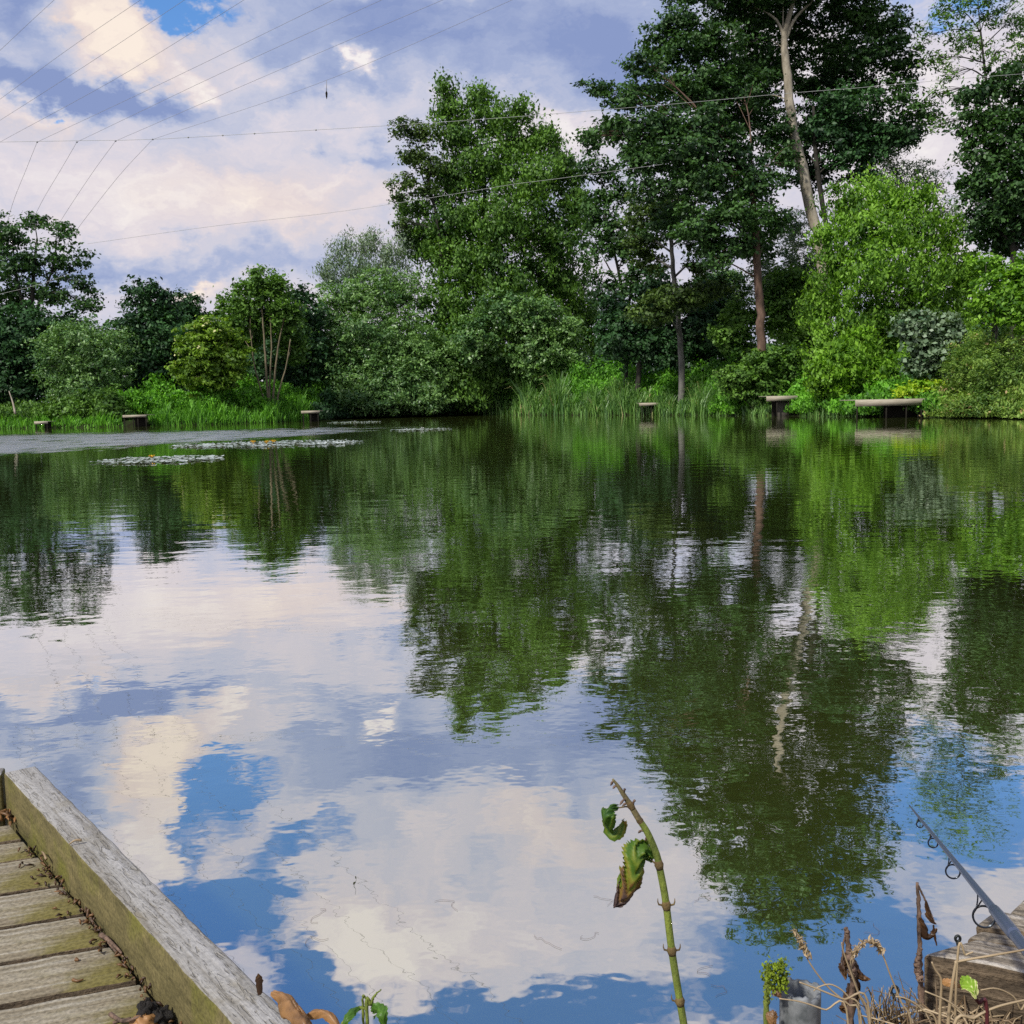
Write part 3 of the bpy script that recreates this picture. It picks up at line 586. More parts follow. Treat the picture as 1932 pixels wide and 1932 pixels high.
tree('alder', 'shaded alder with a grey trunk just behind the pale leaning trunk', 'tree', 74, (1590, 0),
     [(1585, 620, .2), (1560, 430, .18), (1541, 310, .17), (1535, 200, .1)],
     [(1600, 300, 46, 34, 0), (1650, 270, 40, 34, 0), (1570, 250, 50, 34, 0), (1690, 250, 40, 26, 0), (1600, 200, 60, 36, 0), (1530, 330, 40, 26, 2), (1500, 280, 46, 36, 2), (1640, 330, 26, 18, 0)],
     M['dark'], M['bark_dark'], rc=.62, leaf=.26, dens=.85, flat=.5)
tree('yew', 'very dark low tree mass behind the grey trunk at middle right', 'tree', 76, (1200, 0), [(1205, 700, .2), (1205, 620, .1)],
     [(1175, 640, 50, 50, 0), (1230, 620, 46, 50, 0), (1320, 620, 50, 60, 1), (1255, 660, 50, 36, 0), (1160, 600, 30, 40, 1), (1340, 560, 40, 50, 3), (1235, 550, 34, 50, 2)],
     M['dark'], M['bark_dark'], rc=.55, leaf=.26, dens=1.1)
bush('hazel', 'soft green hazel filling the space between the grey and the brown trunk', 84, [(1345, 600, 40, 50, 0), (1320, 650, 36, 34, 0), (1370, 540, 34, 36, 1), (1390, 660, 36, 30, 0)], M['willow'], rc=.5, leaf=.24)
bush('hazel', 'mid green hazel between the brown trunk and the bright sallow', 80, [(1500, 600, 40, 50, 0), (1530, 650, 40, 40, 0), (1475, 560, 34, 44, 0), (1545, 560, 30, 44, 0)], M['mid'], rc=.5, leaf=.24)
bush('hazel', 'mid green hazel bush right beside the foot of the brown trunk', 71, [(1400, 600, 36, 36, 0), (1380, 640, 34, 26, 0), (1475, 600, 38, 40, 0), (1460, 560, 30, 40, 1), (1490, 530, 34, 34, 1)], M['mid'], rc=.5, leaf=.24)
tree('pale_willow', 'misty pale willow seen through the gap behind the right group', 'tree', 84, (1500, 0), [(1500, 640, .12), (1495, 520, .07)],
     [(1480, 520, 36, 44, 0), (1500, 440, 36, 40, 0), (1530, 500, 36, 50, 0), (1500, 580, 44, 50, 0), (1440, 520, 26, 40, 0), (1380, 560, 40, 40, 2)], M['grey'], M['bark_grey'], rc=.55, leaf=.25, dens=.7, aspect=.3)
tree('big_sallow', 'large bright yellow-green sallow in front of the pale leaning trunk', 'tree', 66, (1660, 0), [(1660, 640, .14), (1655, 560, .1), (1655, 450, .06)],
     [(1595, 390, 44, 34, 0), (1660, 375, 52, 40, 0), (1725, 395, 48, 38, 0), (1580, 450, 46, 44, -1), (1650, 445, 60, 44, -2), (1730, 455, 58, 46, -1), (1790, 440, 34, 34, 0), (1580, 520, 48, 50, -1), (1650, 520, 60, 50, -3),
      (1730, 530, 60, 50, -2), (1800, 510, 42, 44, 0), (1560, 590, 44, 44, 0), (1640, 600, 60, 46, -2), (1720, 600, 60, 44, -2), (1800, 580, 46, 46, 0), (1830, 520, 26, 36, 1), (1570, 650, 46, 40, -1), (1640, 670, 56, 46, -1), (1720, 670, 60, 46, -1), (1800, 660, 46, 46, -1), (1690, 725, 80, 30, 0)],
     M['sallow'], M['bark_dark'], rc=.55, leaf=.22, aspect=.42, dens=1.0, flat=.8, upr=.35, extra_stems=[[(1640, 660, .1), (1600, 560, .07), (1590, 460, .04)], [(1680, 650, .1), (1720, 560, .07), (1740, 470, .04)]])
tree('pale_willow', 'wispy blue-green willow top showing above the bright sallow', 'tree', 80, (1700, 0), [(1700, 560, .14), (1698, 420, .08), (1690, 320, .03)],
     [(1665, 275, 24, 26, 0), (1690, 300, 34, 34, 0), (1730, 320, 34, 36, 0), (1700, 350, 46, 30, 0), (1765, 345, 26, 30, 0), (1665, 330, 28, 34, 0), (1780, 400, 34, 30, 0)],
     M['grey'], M['bark_grey'], rc=.6, leaf=.22, dens=.6, aspect=.3, per=24, twigs=10)
tree('dark_tree', 'dark tree at the right edge with a straight trunk behind the bushes', 'tree', 62, (1912, 0), [(1912, 620, .2), (1912, 480, .17), (1908, 340, .12), (1905, 220, .07)],
     [(1840, 175, 34, 26, 0), (1890, 150, 40, 30, 0), (1940, 190, 46, 40, 0), (1850, 230, 44, 34, 0), (1915, 260, 50, 40, -1), (1860, 300, 46, 36, 0), (1840, 350, 36, 26, 0), (1910, 350, 60, 44, -1), (1870, 400, 46, 34, 0), (1930, 430, 50, 40, 0), (1980, 300, 60, 120, 0), (1860, 440, 36, 24, 1), (1895, 465, 30, 20, 2)],
     M['alder'], M['bark_dark'], rc=.58, leaf=.24, dens=.95)
tree('airy_tree', 'light airy tree top in the upper right corner', 'tree', 70, (1870, 0), [(1880, 500, .2), (1870, 250, .12), (1850, 60, .06)],
     [(1790, 20, 34, 26, 0), (1850, 20, 50, 30, 0), (1920, 40, 50, 40, 0), (1810, 75, 40, 26, 0), (1880, 95, 46, 30, 0), (1770, 110, 26, 16, 0), (1800, 140, 30, 18, 0), (1940, 110, 40, 40, 0), (1850, -60, 90, 60, 0), (1765, 180, 22, 16, 0), (1770, 235, 20, 12, 0), (1745, 70, 20, 20, 0)],
     M['mid'], M['bark_dark'], rc=.58, leaf=.22, dens=.6, per=22, core=.4, aspect=.35, twigs=10, gap=.3)
bush('hazel', 'bright leafy bush on the right edge above the twiggy bush', 50, [(1880, 560, 44, 50, 0), (1920, 520, 34, 34, 0), (1930, 590, 40, 40, -1), (1860, 500, 26, 22, 1), (1980, 550, 50, 70, 0)], M['bright'], rc=.42, leaf=.2)
bush('silver_bush', 'whitebeam bush with silvery leaf undersides behind the widest far platform', 50, [(1740, 620, 40, 28, 0), (1715, 605, 22, 20, 0), (1785, 640, 30, 24, 0), (1760, 660, 40, 24, 0), (1790, 610, 16, 16, 0), (1750, 690, 36, 26, 0), (1790, 685, 30, 26, 0)], M['silver'], rc=.36, leaf=.22, aspect=.7)
bush('twiggy_bush', 'big brown-green twiggy bush on the right edge at the water', 42.5, [(1850, 670, 54, 42, 2), (1910, 660, 54, 40, 2), (1835, 730, 50, 44, 1), (1900, 730, 56, 46, 1), (1960, 700, 50, 60, 1), (1870, 762, 60, 26, -2), (1930, 762, 50, 28, -2), (1985, 760, 50, 30, -1), (1810, 765, 36, 20, -1.5), (1900, 700, 60, 50, -2), (1830, 690, 46, 40, 0)],
     M['brush'], rc=.34, leaf=.15, aspect=.3, stem=M['stem_tan'], dens=1., twigs=16)
bush('nettle_bush', 'bright green nettles growing above the widest far platform', 58, [(1600, 690, 46, 40, 0), (1560, 715, 36, 36, 0), (1650, 715, 46, 34, 0), (1700, 700, 40, 30, 0), (1620, 650, 34, 24, 1), (1580, 755, 40, 18, 1)], M['bright'], rc=.4, leaf=.24, aspect=.45, upr=.5, dens=1.2)
bush('yellow_bush', 'lime yellow bush beside the right end of the widest far platform', 52, [(1745, 730, 24, 14, 0), (1715, 738, 20, 10, 0), (1765, 722, 16, 14, 0)], M['yellow'], rc=.3, leaf=.2)
bush('sallow', 'soft mid green sallow on the bank behind the middle far platforms', 64, [(1450, 690, 44, 30, 0), (1500, 680, 36, 34, 0), (1400, 715, 40, 34, 0), (1440, 735, 40, 26, 0), (1520, 740, 30, 30, 0)], M['mid'], rc=.42, leaf=.22)

# far-off wood behind everything
fw_ = MB(); L_ = []
for px in range(-1100, 3000, 34):
    Dd = 118 + rng.uniform(-5, 8)
    top = np.interp(px, [-700, 0, 200, 380, 560, 700, 1100, 1500, 1800, 2100], [520, 590, 610, 590, 590, 600, 640, 640, 560, 540]) + rng.uniform(-10, 14)
    L_.append((P(px, (top + 770) / 2, Dd), (28 * Dd / 1932, 2.2, (770 - top) / 2 * Dd / 1932)))
lobes_foliage(fw_, L_, .85, .5, dens=.8, per=22)
o = fw_.build('far_wood', M['far']); tag(o, 'dark far-off wood behind the trees of the bank', 'wood', kind='stuff')

# ------------------------------------------------------------------ reeds and undergrowth along the bank
sp_x = np.array([q[0] for q in shore_px]); sw = np.array(shore_w)
def shore(px): return np.stack([np.interp(px, sp_x, sw[:, 0]), np.interp(px, sp_x, sw[:, 1])], -1)
def blades(mb, base, h, lean, w, dirs=None):
    n = len(base); a = rng.uniform(0, 6.28, n) if dirs is None else dirs
    d = np.stack([np.cos(a), np.sin(a), np.zeros(n)], -1); s = np.stack([-np.sin(a + .6), np.cos(a + .6), np.zeros(n)], -1)
    z = np.array([0, 0, 1.]); hz = h[:, None]; ln = lean[:, None]; ww = w[:, None]
    p0 = base; p1 = base + z * hz * .55 + d * ln * .2; p2 = base + z * hz * .92 + d * ln * .62; p3 = base + z * hz * (1 - .25 * ln / (hz + .01)) + d * ln
    tn = np.clip(rng.normal(.5, .2, n), 0, 1)
    mb.quads(np.stack([p0 - s * ww, p0 + s * ww, p1 + s * ww * .9, p1 - s * ww * .9], 1), tn)
    mb.quads(np.stack([p1 - s * ww * .9, p1 + s * ww * .9, p2 + s * ww * .55, p2 - s * ww * .55], 1), tn)
    mb.quads(np.stack([p2 - s * ww * .55, p2 + s * ww * .55, p3 + s * ww * .08, p3 - s * ww * .08], 1), tn)
def reed_bed(px0, px1, n, hpx, depth, label, mat='reed', wmul=1., name='reed_bed'):
    mb = MB(); u = rng.random(n) ** .9
    px = rng.uniform(px0, px1, n); b_ = shore(px); t_ = u * depth - .35
    out_d = unit(b_); bx = b_ + out_d * t_[:, None]
    z = np.maximum(gz(bx[:, 0], bx[:, 1]), -.3)
    D = b_[:, 1]; patch = .75 + .35 * np.sin(px * .07) * np.cos(px * .031 + 1)
    patch = patch * (.8 + .35 * np.sin(px * .21 + 2) * np.sin(px * .093)); h = hpx * D / 1932 * rng.uniform(.4, 1.25, n) * patch * (.7 + .3 * u)
    blades(mb, np.concatenate([bx, z[:, None]], 1), h, h * rng.uniform(.1, .75, n), .018 * wmul * D / 60 * rng.uniform(.7, 1.5, n))
    o = mb.build(name, M[mat]); tag(o, label, 'reeds', kind='stuff'); return o
reed_bed(915, 1215, 5200, 75, 5.5, 'bed of long green reeds on the middle shore', wmul=1.5)
reed_bed(1215, 1420, 3600, 66, 4.5, 'upright reeds around the small middle platform', wmul=1.3)
reed_bed(280, 590, 5200, 46, 5.0, 'low reeds and grass on the left shore', 'herb', wmul=1.5)
reed_bed(-40, 230, 2000, 26, 2.5, 'short grass at the far left waterline', 'herb', wmul=1.3)
reed_bed(1510, 1625, 1500, 42, 2.5, 'drooping sedge at the water between the two right-hand far platforms', wmul=1.1)
reed_bed(1400, 1460, 500, 40, 2.5, 'sedge left of the panelled platform', wmul=1.1)
def undergrowth(px0, px1, step, hpx, back, label, mat, leaf=.22, rc=.45):
    mb = MB(); LL = []
    for px in np.arange(px0, px1, step):
        for k_ in range(2):
            b_ = shore(np.array([px + rng.uniform(-step, step) / 2]))[0]; o_ = unit(b_)
            q = b_ + o_ * (back[0] + (back[1] - back[0]) * (k_ + rng.random()) / 2)
            h = hpx * q[1] / 1932 * rng.uniform(.6, 1.15) * (.7 + .3 * k_)
            LL.append(((q[0], q[1], float(gz(q[0], q[1])) + h * .45), (step * q[1] / 1932 * .9, 1.1, h * .55)))
    lobes_foliage(mb, LL, rc, leaf, dens=1., per=26, upr=.3, aspect=.45)
    o = mb.build('undergrowth', M[mat]); tag(o, label, 'undergrowth', kind='stuff')
undergrowth(930, 1440, 22, 84, (3.5, 8.), 'bright nettles and herbs behind the middle reeds', 'herb')
undergrowth(240, 600, 22, 66, (3., 8.), 'green nettles and brambles on the left bank', 'herb')
undergrowth(-60, 240, 24, 40, (2., 6.), 'dark brambles under the left trees', 'mid')
undergrowth(1440, 1800, 26, 60, (2.2, 6.), 'rank green herbs behind the right far platforms', 'herb')
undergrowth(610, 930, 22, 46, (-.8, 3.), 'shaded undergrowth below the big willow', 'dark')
undergrowth(1780, 2000, 20, 40, (-1.0, 1.2), 'twiggy growth hanging over the water at the far right', 'brush', .15, .34)
undergrowth(1500, 1800, 20, 26, (.2, 1.6), 'weeds at the foot of the right far platforms', 'herb', .18, .34)
undergrowth(1370, 1430, 20, 40, (-.2, 1.6), 'leafy growth at the waterline around the panelled platform', 'herb', .2, .36)

# ------------------------------------------------------------------ far fishing platforms
def far_platform(label, pxl, pxr, pytop, D, thick, depth, posts, panels=(), shade_span=(.3, .8), group='fishing platforms on the far bank'):
    a = P(pxl, pytop, D); b_ = P(pxr, pytop, D); zt = (a[2] + b_[2]) / 2; a[2] = b_[2] = zt
    e = empty('fishing_platform', (a[0], a[1], 0)); tag(e, label, 'platform', group); O = (a[0], a[1], 0)
    ux = unit(b_ - a); uy = np.array([-ux[1], ux[0], 0]); Wd = np.linalg.norm(b_ - a)
    mb = MB(); n = max(3, int(depth / .16))
    for i in range(n): mb.box(a + uy * (.03 + i * depth / n) - np.array([0, 0, .035]), ux * Wd, uy * (depth / n - .015), (0, 0, .032))
    mb.build('deck', M['far_wood'], e, O)
    mb = MB(); mb.box(a + np.array([0, 0, -thick * 1.3 + .004]), ux * Wd, uy * .03, (0, 0, thick * 1.3)); mb.build('fascia', M['far_wood'], e, O)
    for f in posts:
        mb = MB(); q = a + ux * Wd * f + uy * .1; mb.tube([(q[0], q[1], -.7), (q[0], q[1], zt - .04)], .04, 8); mb.build('post', M['far_post'], e, O)
    mb = MB(); q = a + ux * Wd * shade_span[0] + uy * .95; mb.box((q[0], q[1], -.5), ux * Wd * (shade_span[1] - shade_span[0]), uy * .05, (0, 0, zt - .05 + .5)); mb.build('underdeck_shade', M['far_post'], e, O)  # dark sheet added below the deck to stand in for shade
    for f0, f1, yo in panels:
        mb = MB(); q = a + ux * Wd * f0 + uy * yo; mb.box((q[0], q[1], -.4), ux * Wd * (f1 - f0), uy * .04, (0, 0, zt - .08 + .4)); mb.build('back_panel', M['far_panel'], e, O)
    return e
far_platform('small plank platform on thin legs among the middle reeds', 1206, 1252, 760, float(shore(np.array([1230.]))[0][1]) - .8, .17, 1.6, (.12, .5, .9))
far_platform('platform with a grey panel beneath it, second from the right', 1446, 1505, 747, float(shore(np.array([1475.]))[0][1]) - 1.0, .24, 2., (.35, .72, .98), ((.40, .97, .5),))
far_platform('widest far platform, low and long beside the twiggy bush on the right', 1614, 1772, 753, 53.2, .26, 2.6, (.03, .38, .62, .8), ((.80, 1.0, .6),), (.42, .98))
far_platform('thin-topped platform on posts beside the upright shrub, left bank', 231, 276, 783, 74., .14, 1.8, (.05, .42, .62, .96))
far_platform('low platform at the left end of the big willow', 568, 603, 775, 80., .16, 1.8, (.1, .5, .9))
far_platform('lowest platform, nearly at the water, furthest left', 64, 90, 795, 74.5, .16, 1.4, (.1, .9))
mb = MB(); a_ = P(29, 781, 76); b_ = P(17, 738, 76.5)
mb.tube(smooth_path([a_, (a_ + b_) / 2 + np.array([.05, 0, 0]), b_], 8), np.linspace(.09, .03, 8), 7)
o = mb.build('dead_branch', M['bark_pale'], None, tuple(a_)); tag(o, 'pale dead stick leaning in the grass at the far left shore', 'branch')
mb = MB(); a_ = P(1578, 785, 50.); b_ = P(1545, 752, 52.)

# ------------------------------------------------------------------ water lilies
M['pad'] = leaf_mat('lily pads', (.16, .22, .16), (.45, .50, .46), .05, .28, 1.)  # base colour whitened to carry the sky's sheen on the pads
M['petal'] = plain('yellow petals', (.75, .42, .02), .5)
M['petal_white'] = plain('white petals', (.8, .8, .75), .5)
def lily_patch(label, px, py, rxpx, ryd, n, flowers, white=False):
    c = G(px, py); e = empty('water_lily', (c[0], c[1], 0)); tag(e, label, 'water lily', 'water lily patches on the lake'); O = (c[0], c[1], 0)
    rx = rxpx * c[1] / 1932; mb = MB()
    for i in range(n):
        a = rng.uniform(0, 6.28); r_ = math.sqrt(rng.random()); x = c[0] + math.cos(a) * r_ * rx; y = c[1] + math.sin(a) * r_ * ryd
        R_ = rng.uniform(.10, .17); th0 = rng.uniform(0, 6.28); tx, ty = rng.normal(size=2) * .05; z0 = .006 + rng.random() * .01 + .17 * (abs(tx) + abs(ty))
        vs = [(x, y, z0)]
        for k in range(13):
            th = th0 + .25 + (6.28 - .5) * k / 12; dx, dy = math.cos(th) * R_, math.sin(th) * R_ * .9
            vs.append((x + dx, y + dy, z0 + tx * dx + ty * dy + .006 * math.sin(3 * th) + (.012 if k % 3 == 0 else 0)))
        mb.add(vs, [(0, k, k + 1) for k in range(1, 13)], float(np.clip(rng.normal(.6, .2), 0, 1)))
    mb.build('floating_leaves', M['pad'], e, O)
    for fx, fd in flowers:
        mb = MB(); x, y = c[0] + fx * rx, c[1] + fd * ryd; mb.tube([(x, y, -.05), (x, y, .05)], .008, 6)
        for k in range(9):
            th = k * 2.4; r_ = .06; o1 = np.array([x, y, .05]); d_ = np.array([math.cos(th), math.sin(th), 0])
            s_ = np.array([-d_[1], d_[0], 0]) * .028
            mb.add([o1, o1 + d_ * r_ + s_ + (0, 0, .03), o1 + d_ * r_ * 1.3 + (0, 0, .075), o1 + d_ * r_ - s_ + (0, 0, .03)], [(0, 1, 2, 3)])
        mb.build('flower', M['petal_white' if white else 'petal'], e, O)
lily_patch('nearest patch of lily pads, with one yellow bud at its left', 308, 868, 118, 1.5, 150, ((-.25, .2),))
lily_patch('long patch of lily pads with a cluster of orange-yellow flowers', 505, 838, 176, 2.4, 330, ((-.15, 0), (-.02, .1), (.02, -.2), (.05, .1), (.0, .3), (-.2, .2)))
lily_patch('thin patch of lily pads with one white flower in mid lake', 795, 811, 54, 1.6, 110, ((.03, 0),), True)
lily_patch('faint far patch of lily pads below the big willow', 670, 797, 52, 2.0, 110, ((.0, 0),), True)

# ------------------------------------------------------------------ bird lines over the lake
M['cord'] = plain('white cord', (.24, .24, .26), .6)
M['cord_pale'] = plain('pale cord', (.38, .39, .37), .6)
def cord(label, segs, r, mat='cord', knots=(), group='bird-scaring lines over the lake'):
    out_ = []
    for pts in segs:                       # each stretch hangs between knots; depth runs evenly in perspective
        a_ = np.array([(x, y, 1 / Y_) for x, y, Y_ in pts]); sp_ = smooth_path(a_, 24); sp_ = np.array([P(x, y, 1 / w) for x, y, w in sp_])
        out_.append(sp_ if not out_ else sp_[1:])
    sp_ = np.concatenate(out_)
    rr = .0003 + r * sp_[:, 1] / 1000
    mb = MB(); mb.tube(sp_, rr, 5)
    for q in knots:
        c = P(*q); k = .028 * c[1] / 30; mb.tube([c - (k, 0, 0), c, c + (k, 0, 0)], [k * .3, k, k * .3], 6)
    o = mb.build('cord', M[mat], None, tuple(sp_[0])); tag(o, label, 'cord', group); return o
def lerp_d(pts, d0, d1):
    n_ = len(pts); L2 = np.array(pts, float); t_ = np.concatenate([[0], np.cumsum(np.linalg.norm(np.diff(L2, axis=0), axis=1))]); t_ /= t_[-1]
    return [(x, y, 1 / (1 / d0 * (1 - u) + 1 / d1 * u)) for (x, y), u in zip(pts, t_)]
fan = [([(-60, 148), (0, 95), (52, 46), (102, 0), (180, -72)], 'first of the fanned cords, clipping the top left corner'),
       ([(-60, 228), (0, 187), (130, 92), (265, 0), (360, -62)], 'second of the fanned cords from the top left corner'),
       ([(-60, 264), (0, 227), (170, 118), (348, 0), (450, -68)], 'third fanned cord, crossing the cream cloud'),
       ([(-60, 304), (0, 268), (230, 142), (460, 0), (570, -68)], 'fourth fanned cord, through the small blue patch of sky')]
for pts, lab in fan: cord(lab, [lerp_d(pts, 36, 8)], .14)
fan2 = [([(12, 425), (27, 375), (50, 318), (70, 268)], [(70, 268), (335, 143), (628, 0), (740, -55)], 'fifth fanned cord, leftmost of those running down to the trees'),
        ([(52, 435), (82, 375), (116, 318), (145, 268)], [(145, 268), (430, 132), (720, 0), (840, -55)], 'sixth fanned cord, second of those running down to the trees'),
        ([(98, 445), (125, 400), (175, 325), (218, 266)], [(218, 266), (520, 135), (835, 0), (960, -54)], 'seventh fanned cord, third of those running down to the trees'),
        ([(120, 470), (155, 420), (226, 330), (288, 263)], [(288, 263), (620, 150), (966, 0), (1080, -50)], 'last fanned cord, rightmost of those running down to the trees')]
for lowp, upp, lab in fan2: cord(lab, [lerp_d(lowp, 88, 34), lerp_d(upp, 34, 8)], .14, knots=[(*upp[0], 34)])
kx = [0, 70, 145, 218, 288, 355, 420, 480, 596, 733]
def yl(x): return float(np.interp(x, [-60, 0, 288, 480, 733, 850, 966, 1151, 1286, 1486, 1618, 1816, 1990], [269, 268, 263, 252, 237, 229, 221, 206, 195, 176, 166, 148, 135]))
cord('long near cross cord running from left edge to right edge', [[(x, yl(x), 34) for x in (-60, 0, 150, 288, 480, 733, 966, 1151, 1286, 1486, 1618, 1816, 1990)]], .18, 'cord_pale', knots=[(x, yl(x), 34) for x in kx[5:]])
cord('far cross cord passing low in front of the middle tree', [[(165, 460, 58), (400, 427, 58), (635, 400, 58), (845, 368, 56), (966, 348, 54), (1053, 337, 52), (1250, 310, 50)]], .15, 'cord_pale')
cord('short cord low on the left in front of the dark tree', [[(-60, 572, 60), (0, 555, 60), (72, 537, 60), (165, 505, 60)]], .15, 'cord_pale')
# a float caught on the last cord
Yf = 1 / (1 / 34 * .5 + 1 / 8 * .5); c = P(616, 151, 13.5); d_ = P(616, 176, 13.5)
e = empty('fishing_float', d_); tag(e, 'small dark fishing float dangling from the rightmost fanned cord', 'float')
mb = MB(); mb.tube([c, d_], .004, 5); mb.build('snagged_line', M['cord'], e, tuple(d_))
mb = MB(); mb.tube([d_ + (0, 0, .03), d_ + (0, 0, .01), d_, d_ - (0, 0, .04), d_ - (0, 0, .07)], [.003, .012, .014, .010, .003], 8); mb.build('float_body', M['far_post'], e, tuple(d_), smooth=True)

# ------------------------------------------------------------------ near left platform
ZB, ZD = .45, .35
f = lambda x, y: (x / 3, 1416.8 + y / 3)
IA, IB = G(7, 1457, ZB), G(437, 1932, ZB)
OA, OB = G(75, 1445, ZB), G(563, 1932, ZB)
bd = unit(IB - IA)
plat = empty('wooden_platform', (IA[0], IA[1], 0)); tag(plat, 'weathered fishing platform of mossy planks with a bleached edge beam, near left', 'platform')
def wood_obj(name, o, ax, ay, az_, mats, parent, bevel=.004, sub=0):
    """box with its own frame so that the grain follows its length; mats = (top, sides)"""
    o = np.asarray(o); Lx = unit(np.asarray(ax, float)); nz_ = np.array([0, 0, 1.]); Ly = np.cross(nz_, Lx)
    Mx = Matrix(((Lx[0], Ly[0], 0, o[0]), (Lx[1], Ly[1], 0, o[1]), (0, 0, 1, o[2]), (0, 0, 0, 1)))
    inv = np.array(Mx.inverted())
    v = []
    n = max(2, int(np.linalg.norm(ax) / .03))
    for i in range(n + 1):
        for (a, b_) in ((0, 0), (1, 0), (1, 1), (0, 1)):
            q = o + np.asarray(ax) * i / n + np.asarray(ay) * a + np.asarray(az_) * b_
            q = q + rng.normal(size=3) * .0006
            v.append((inv @ np.append(q, 1))[:3])
    fs = []; 
    for i in range(n):
        for k in range(4): fs.append((i * 4 + k, i * 4 + (k + 1) % 4, (i + 1) * 4 + (k + 1) % 4, (i + 1) * 4 + k))
    fs += [(3, 2, 1, 0), (n * 4, n * 4 + 1, n * 4 + 2, n * 4 + 3)]
    flat = [i for q in fs for i in q]
    me = mesh_from(name, np.array(v), flat, [4] * len(fs), list(mats))
    import bmesh
    bm = bmesh.new(); bm.from_mesh(me); bmesh.ops.recalc_face_normals(bm, faces=bm.faces[:]); bm.to_mesh(me); bm.free()
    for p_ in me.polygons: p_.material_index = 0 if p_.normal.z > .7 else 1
    ob = bpy.data.objects.new(name, me); COL.objects.link(ob)
    if parent is not None:
        ob.parent = parent; ob.matrix_local = Matrix.Translation(-parent.location) @ Mx
    else: ob.matrix_world = Mx
    md = ob.modifiers.new('bevel', 'BEVEL'); md.width = bevel; md.segments = 2; md.limit_method = 'ANGLE'; md.angle_limit = math.radians(50)
    return ob
wdir = OA - IA; wdir = wdir - bd * (wdir @ bd); WB = .070; wdir = unit(wdir) * WB
J = G(248, 1690, ZB); tj = (J - IA) @ bd
wood_obj('edge_beam', IA + (0, 0, -.16), bd * (tj + 1.6), wdir, (0, 0, .16), (M['beam_top'], M['beam_side']), plat, .005)
# end beam going left from the far corner
pd = np.array([.95, .31, 0]); pd = unit(pd)
wood_obj('end_beam', IA + bd * .012 - pd * 1.6 + (0, 0, -.163), pd * 1.592, np.array([-pd[1], pd[0], 0]) * .06, (0, 0, .16), (M['beam_top'], M['beam_side']), plat, .005)
gaps = [(0, 430, 60, 415), (0, 535, 140, 500), (0, 640, 225, 597), (0, 820, 345, 765), (0, 1015, 490, 925), (0, 1215, 615, 1105), (0, 1445, 800, 1300)]
def on_beam(x, y): q = G(*f(x, y), ZD); return (q - IA) @ bd
ts = [on_beam(q[2], q[3]) for q in gaps]
ts = ts + [ts[-1] + .145 * i for i in range(1, 8)]
nbeam = unit(wdir)
for i in range(len(ts) - 1):
    s_ = IA + bd * (ts[i] + .006); s_ = s_ - nbeam * (.006 + rng.uniform(0, .006)); s_ = s_ - pd * 0
    wv_ = bd * (ts[i + 1] - ts[i] - .013)
    q = s_ + (0, 0, ZD - ZB - .036 + rng.uniform(-.002, .002))
    start = q - pd * 1.55
    wood_obj('plank', start, pd * 1.55, wv_, (0, 0, .036), (M['plank'], M['brown_wood']), plat, .003)
for k_, (t_, s_) in enumerate(((.05, .12), (.05, 1.2), (1.1, .12), (1.1, 1.2))):
    mb = MB(); q = IA + bd * t_ - pd * s_; mb.tube([(q[0], q[1], -.8), (q[0], q[1], ZD - .04)], .05, 10); mb.build('post', M['brown_wood'], plat, tuple(plat.location), smooth=True)
mb = MB(); q = IA + bd * .12 - pd * 1.4 + (0, 0, ZD - ZB - .12); mb.box(q, bd * 1.5, pd * .05, (0, 0, .08)); q = IA + bd * .1 - pd * .16 + (0, 0, ZD - ZB - .12); mb.box(q, bd * 1.5, pd * .05, (0, 0, .08))
mb.build('joist', M['brown_wood'], plat, tuple(plat.location))

# ------------------------------------------------------------------ near right platform of split old timber
zr = .45
cA, cB = G(1743, 1800, zr), G(1932, 1838, zr); rd = unit(cB - cA); rn = np.array([-rd[1], rd[0], 0])
rp = empty('wooden_platform', (cA[0], cA[1], 0)); tag(rp, 'old split-timber platform at the lower right under the fishing rod', 'platform')
def split_plank(name, o, L_, wdt, hgt, mats, skew):
    ob = wood_obj(name, o, rd * L_, rn * wdt, (0, 0, hgt), mats, rp, .006)
    for v_ in ob.data.vertices:
        v_.co.x += (v_.co.y * skew + .004 * math.sin(v_.co.z * 160 + v_.co.y * 90)) * max(0, 1 - v_.co.x / .25)
        v_.co.z += .003 * math.sin(v_.co.x * 14 + v_.co.y * 30); v_.co.y += .002 * math.sin(v_.co.x * 23)
    return ob
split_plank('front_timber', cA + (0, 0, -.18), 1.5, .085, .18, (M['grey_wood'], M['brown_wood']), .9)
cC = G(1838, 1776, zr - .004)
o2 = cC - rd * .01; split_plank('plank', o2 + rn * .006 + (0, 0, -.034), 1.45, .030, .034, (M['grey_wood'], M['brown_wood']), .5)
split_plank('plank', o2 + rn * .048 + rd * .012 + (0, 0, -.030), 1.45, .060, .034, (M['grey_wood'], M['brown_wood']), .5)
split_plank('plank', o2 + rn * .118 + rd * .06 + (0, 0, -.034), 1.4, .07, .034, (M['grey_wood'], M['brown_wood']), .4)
for s_ in (.12, 1.2):
    mb = MB(); q = cA + rd * s_ + rn * .14; mb.tube([(q[0], q[1], -.5), (q[0], q[1], zr - .04)], .04, 10); mb.build('post', M['brown_wood'], rp, tuple(rp.location), smooth=True)
mb = MB()
for q_ in (G(1701 + 4, 1880, .30),):
    pass
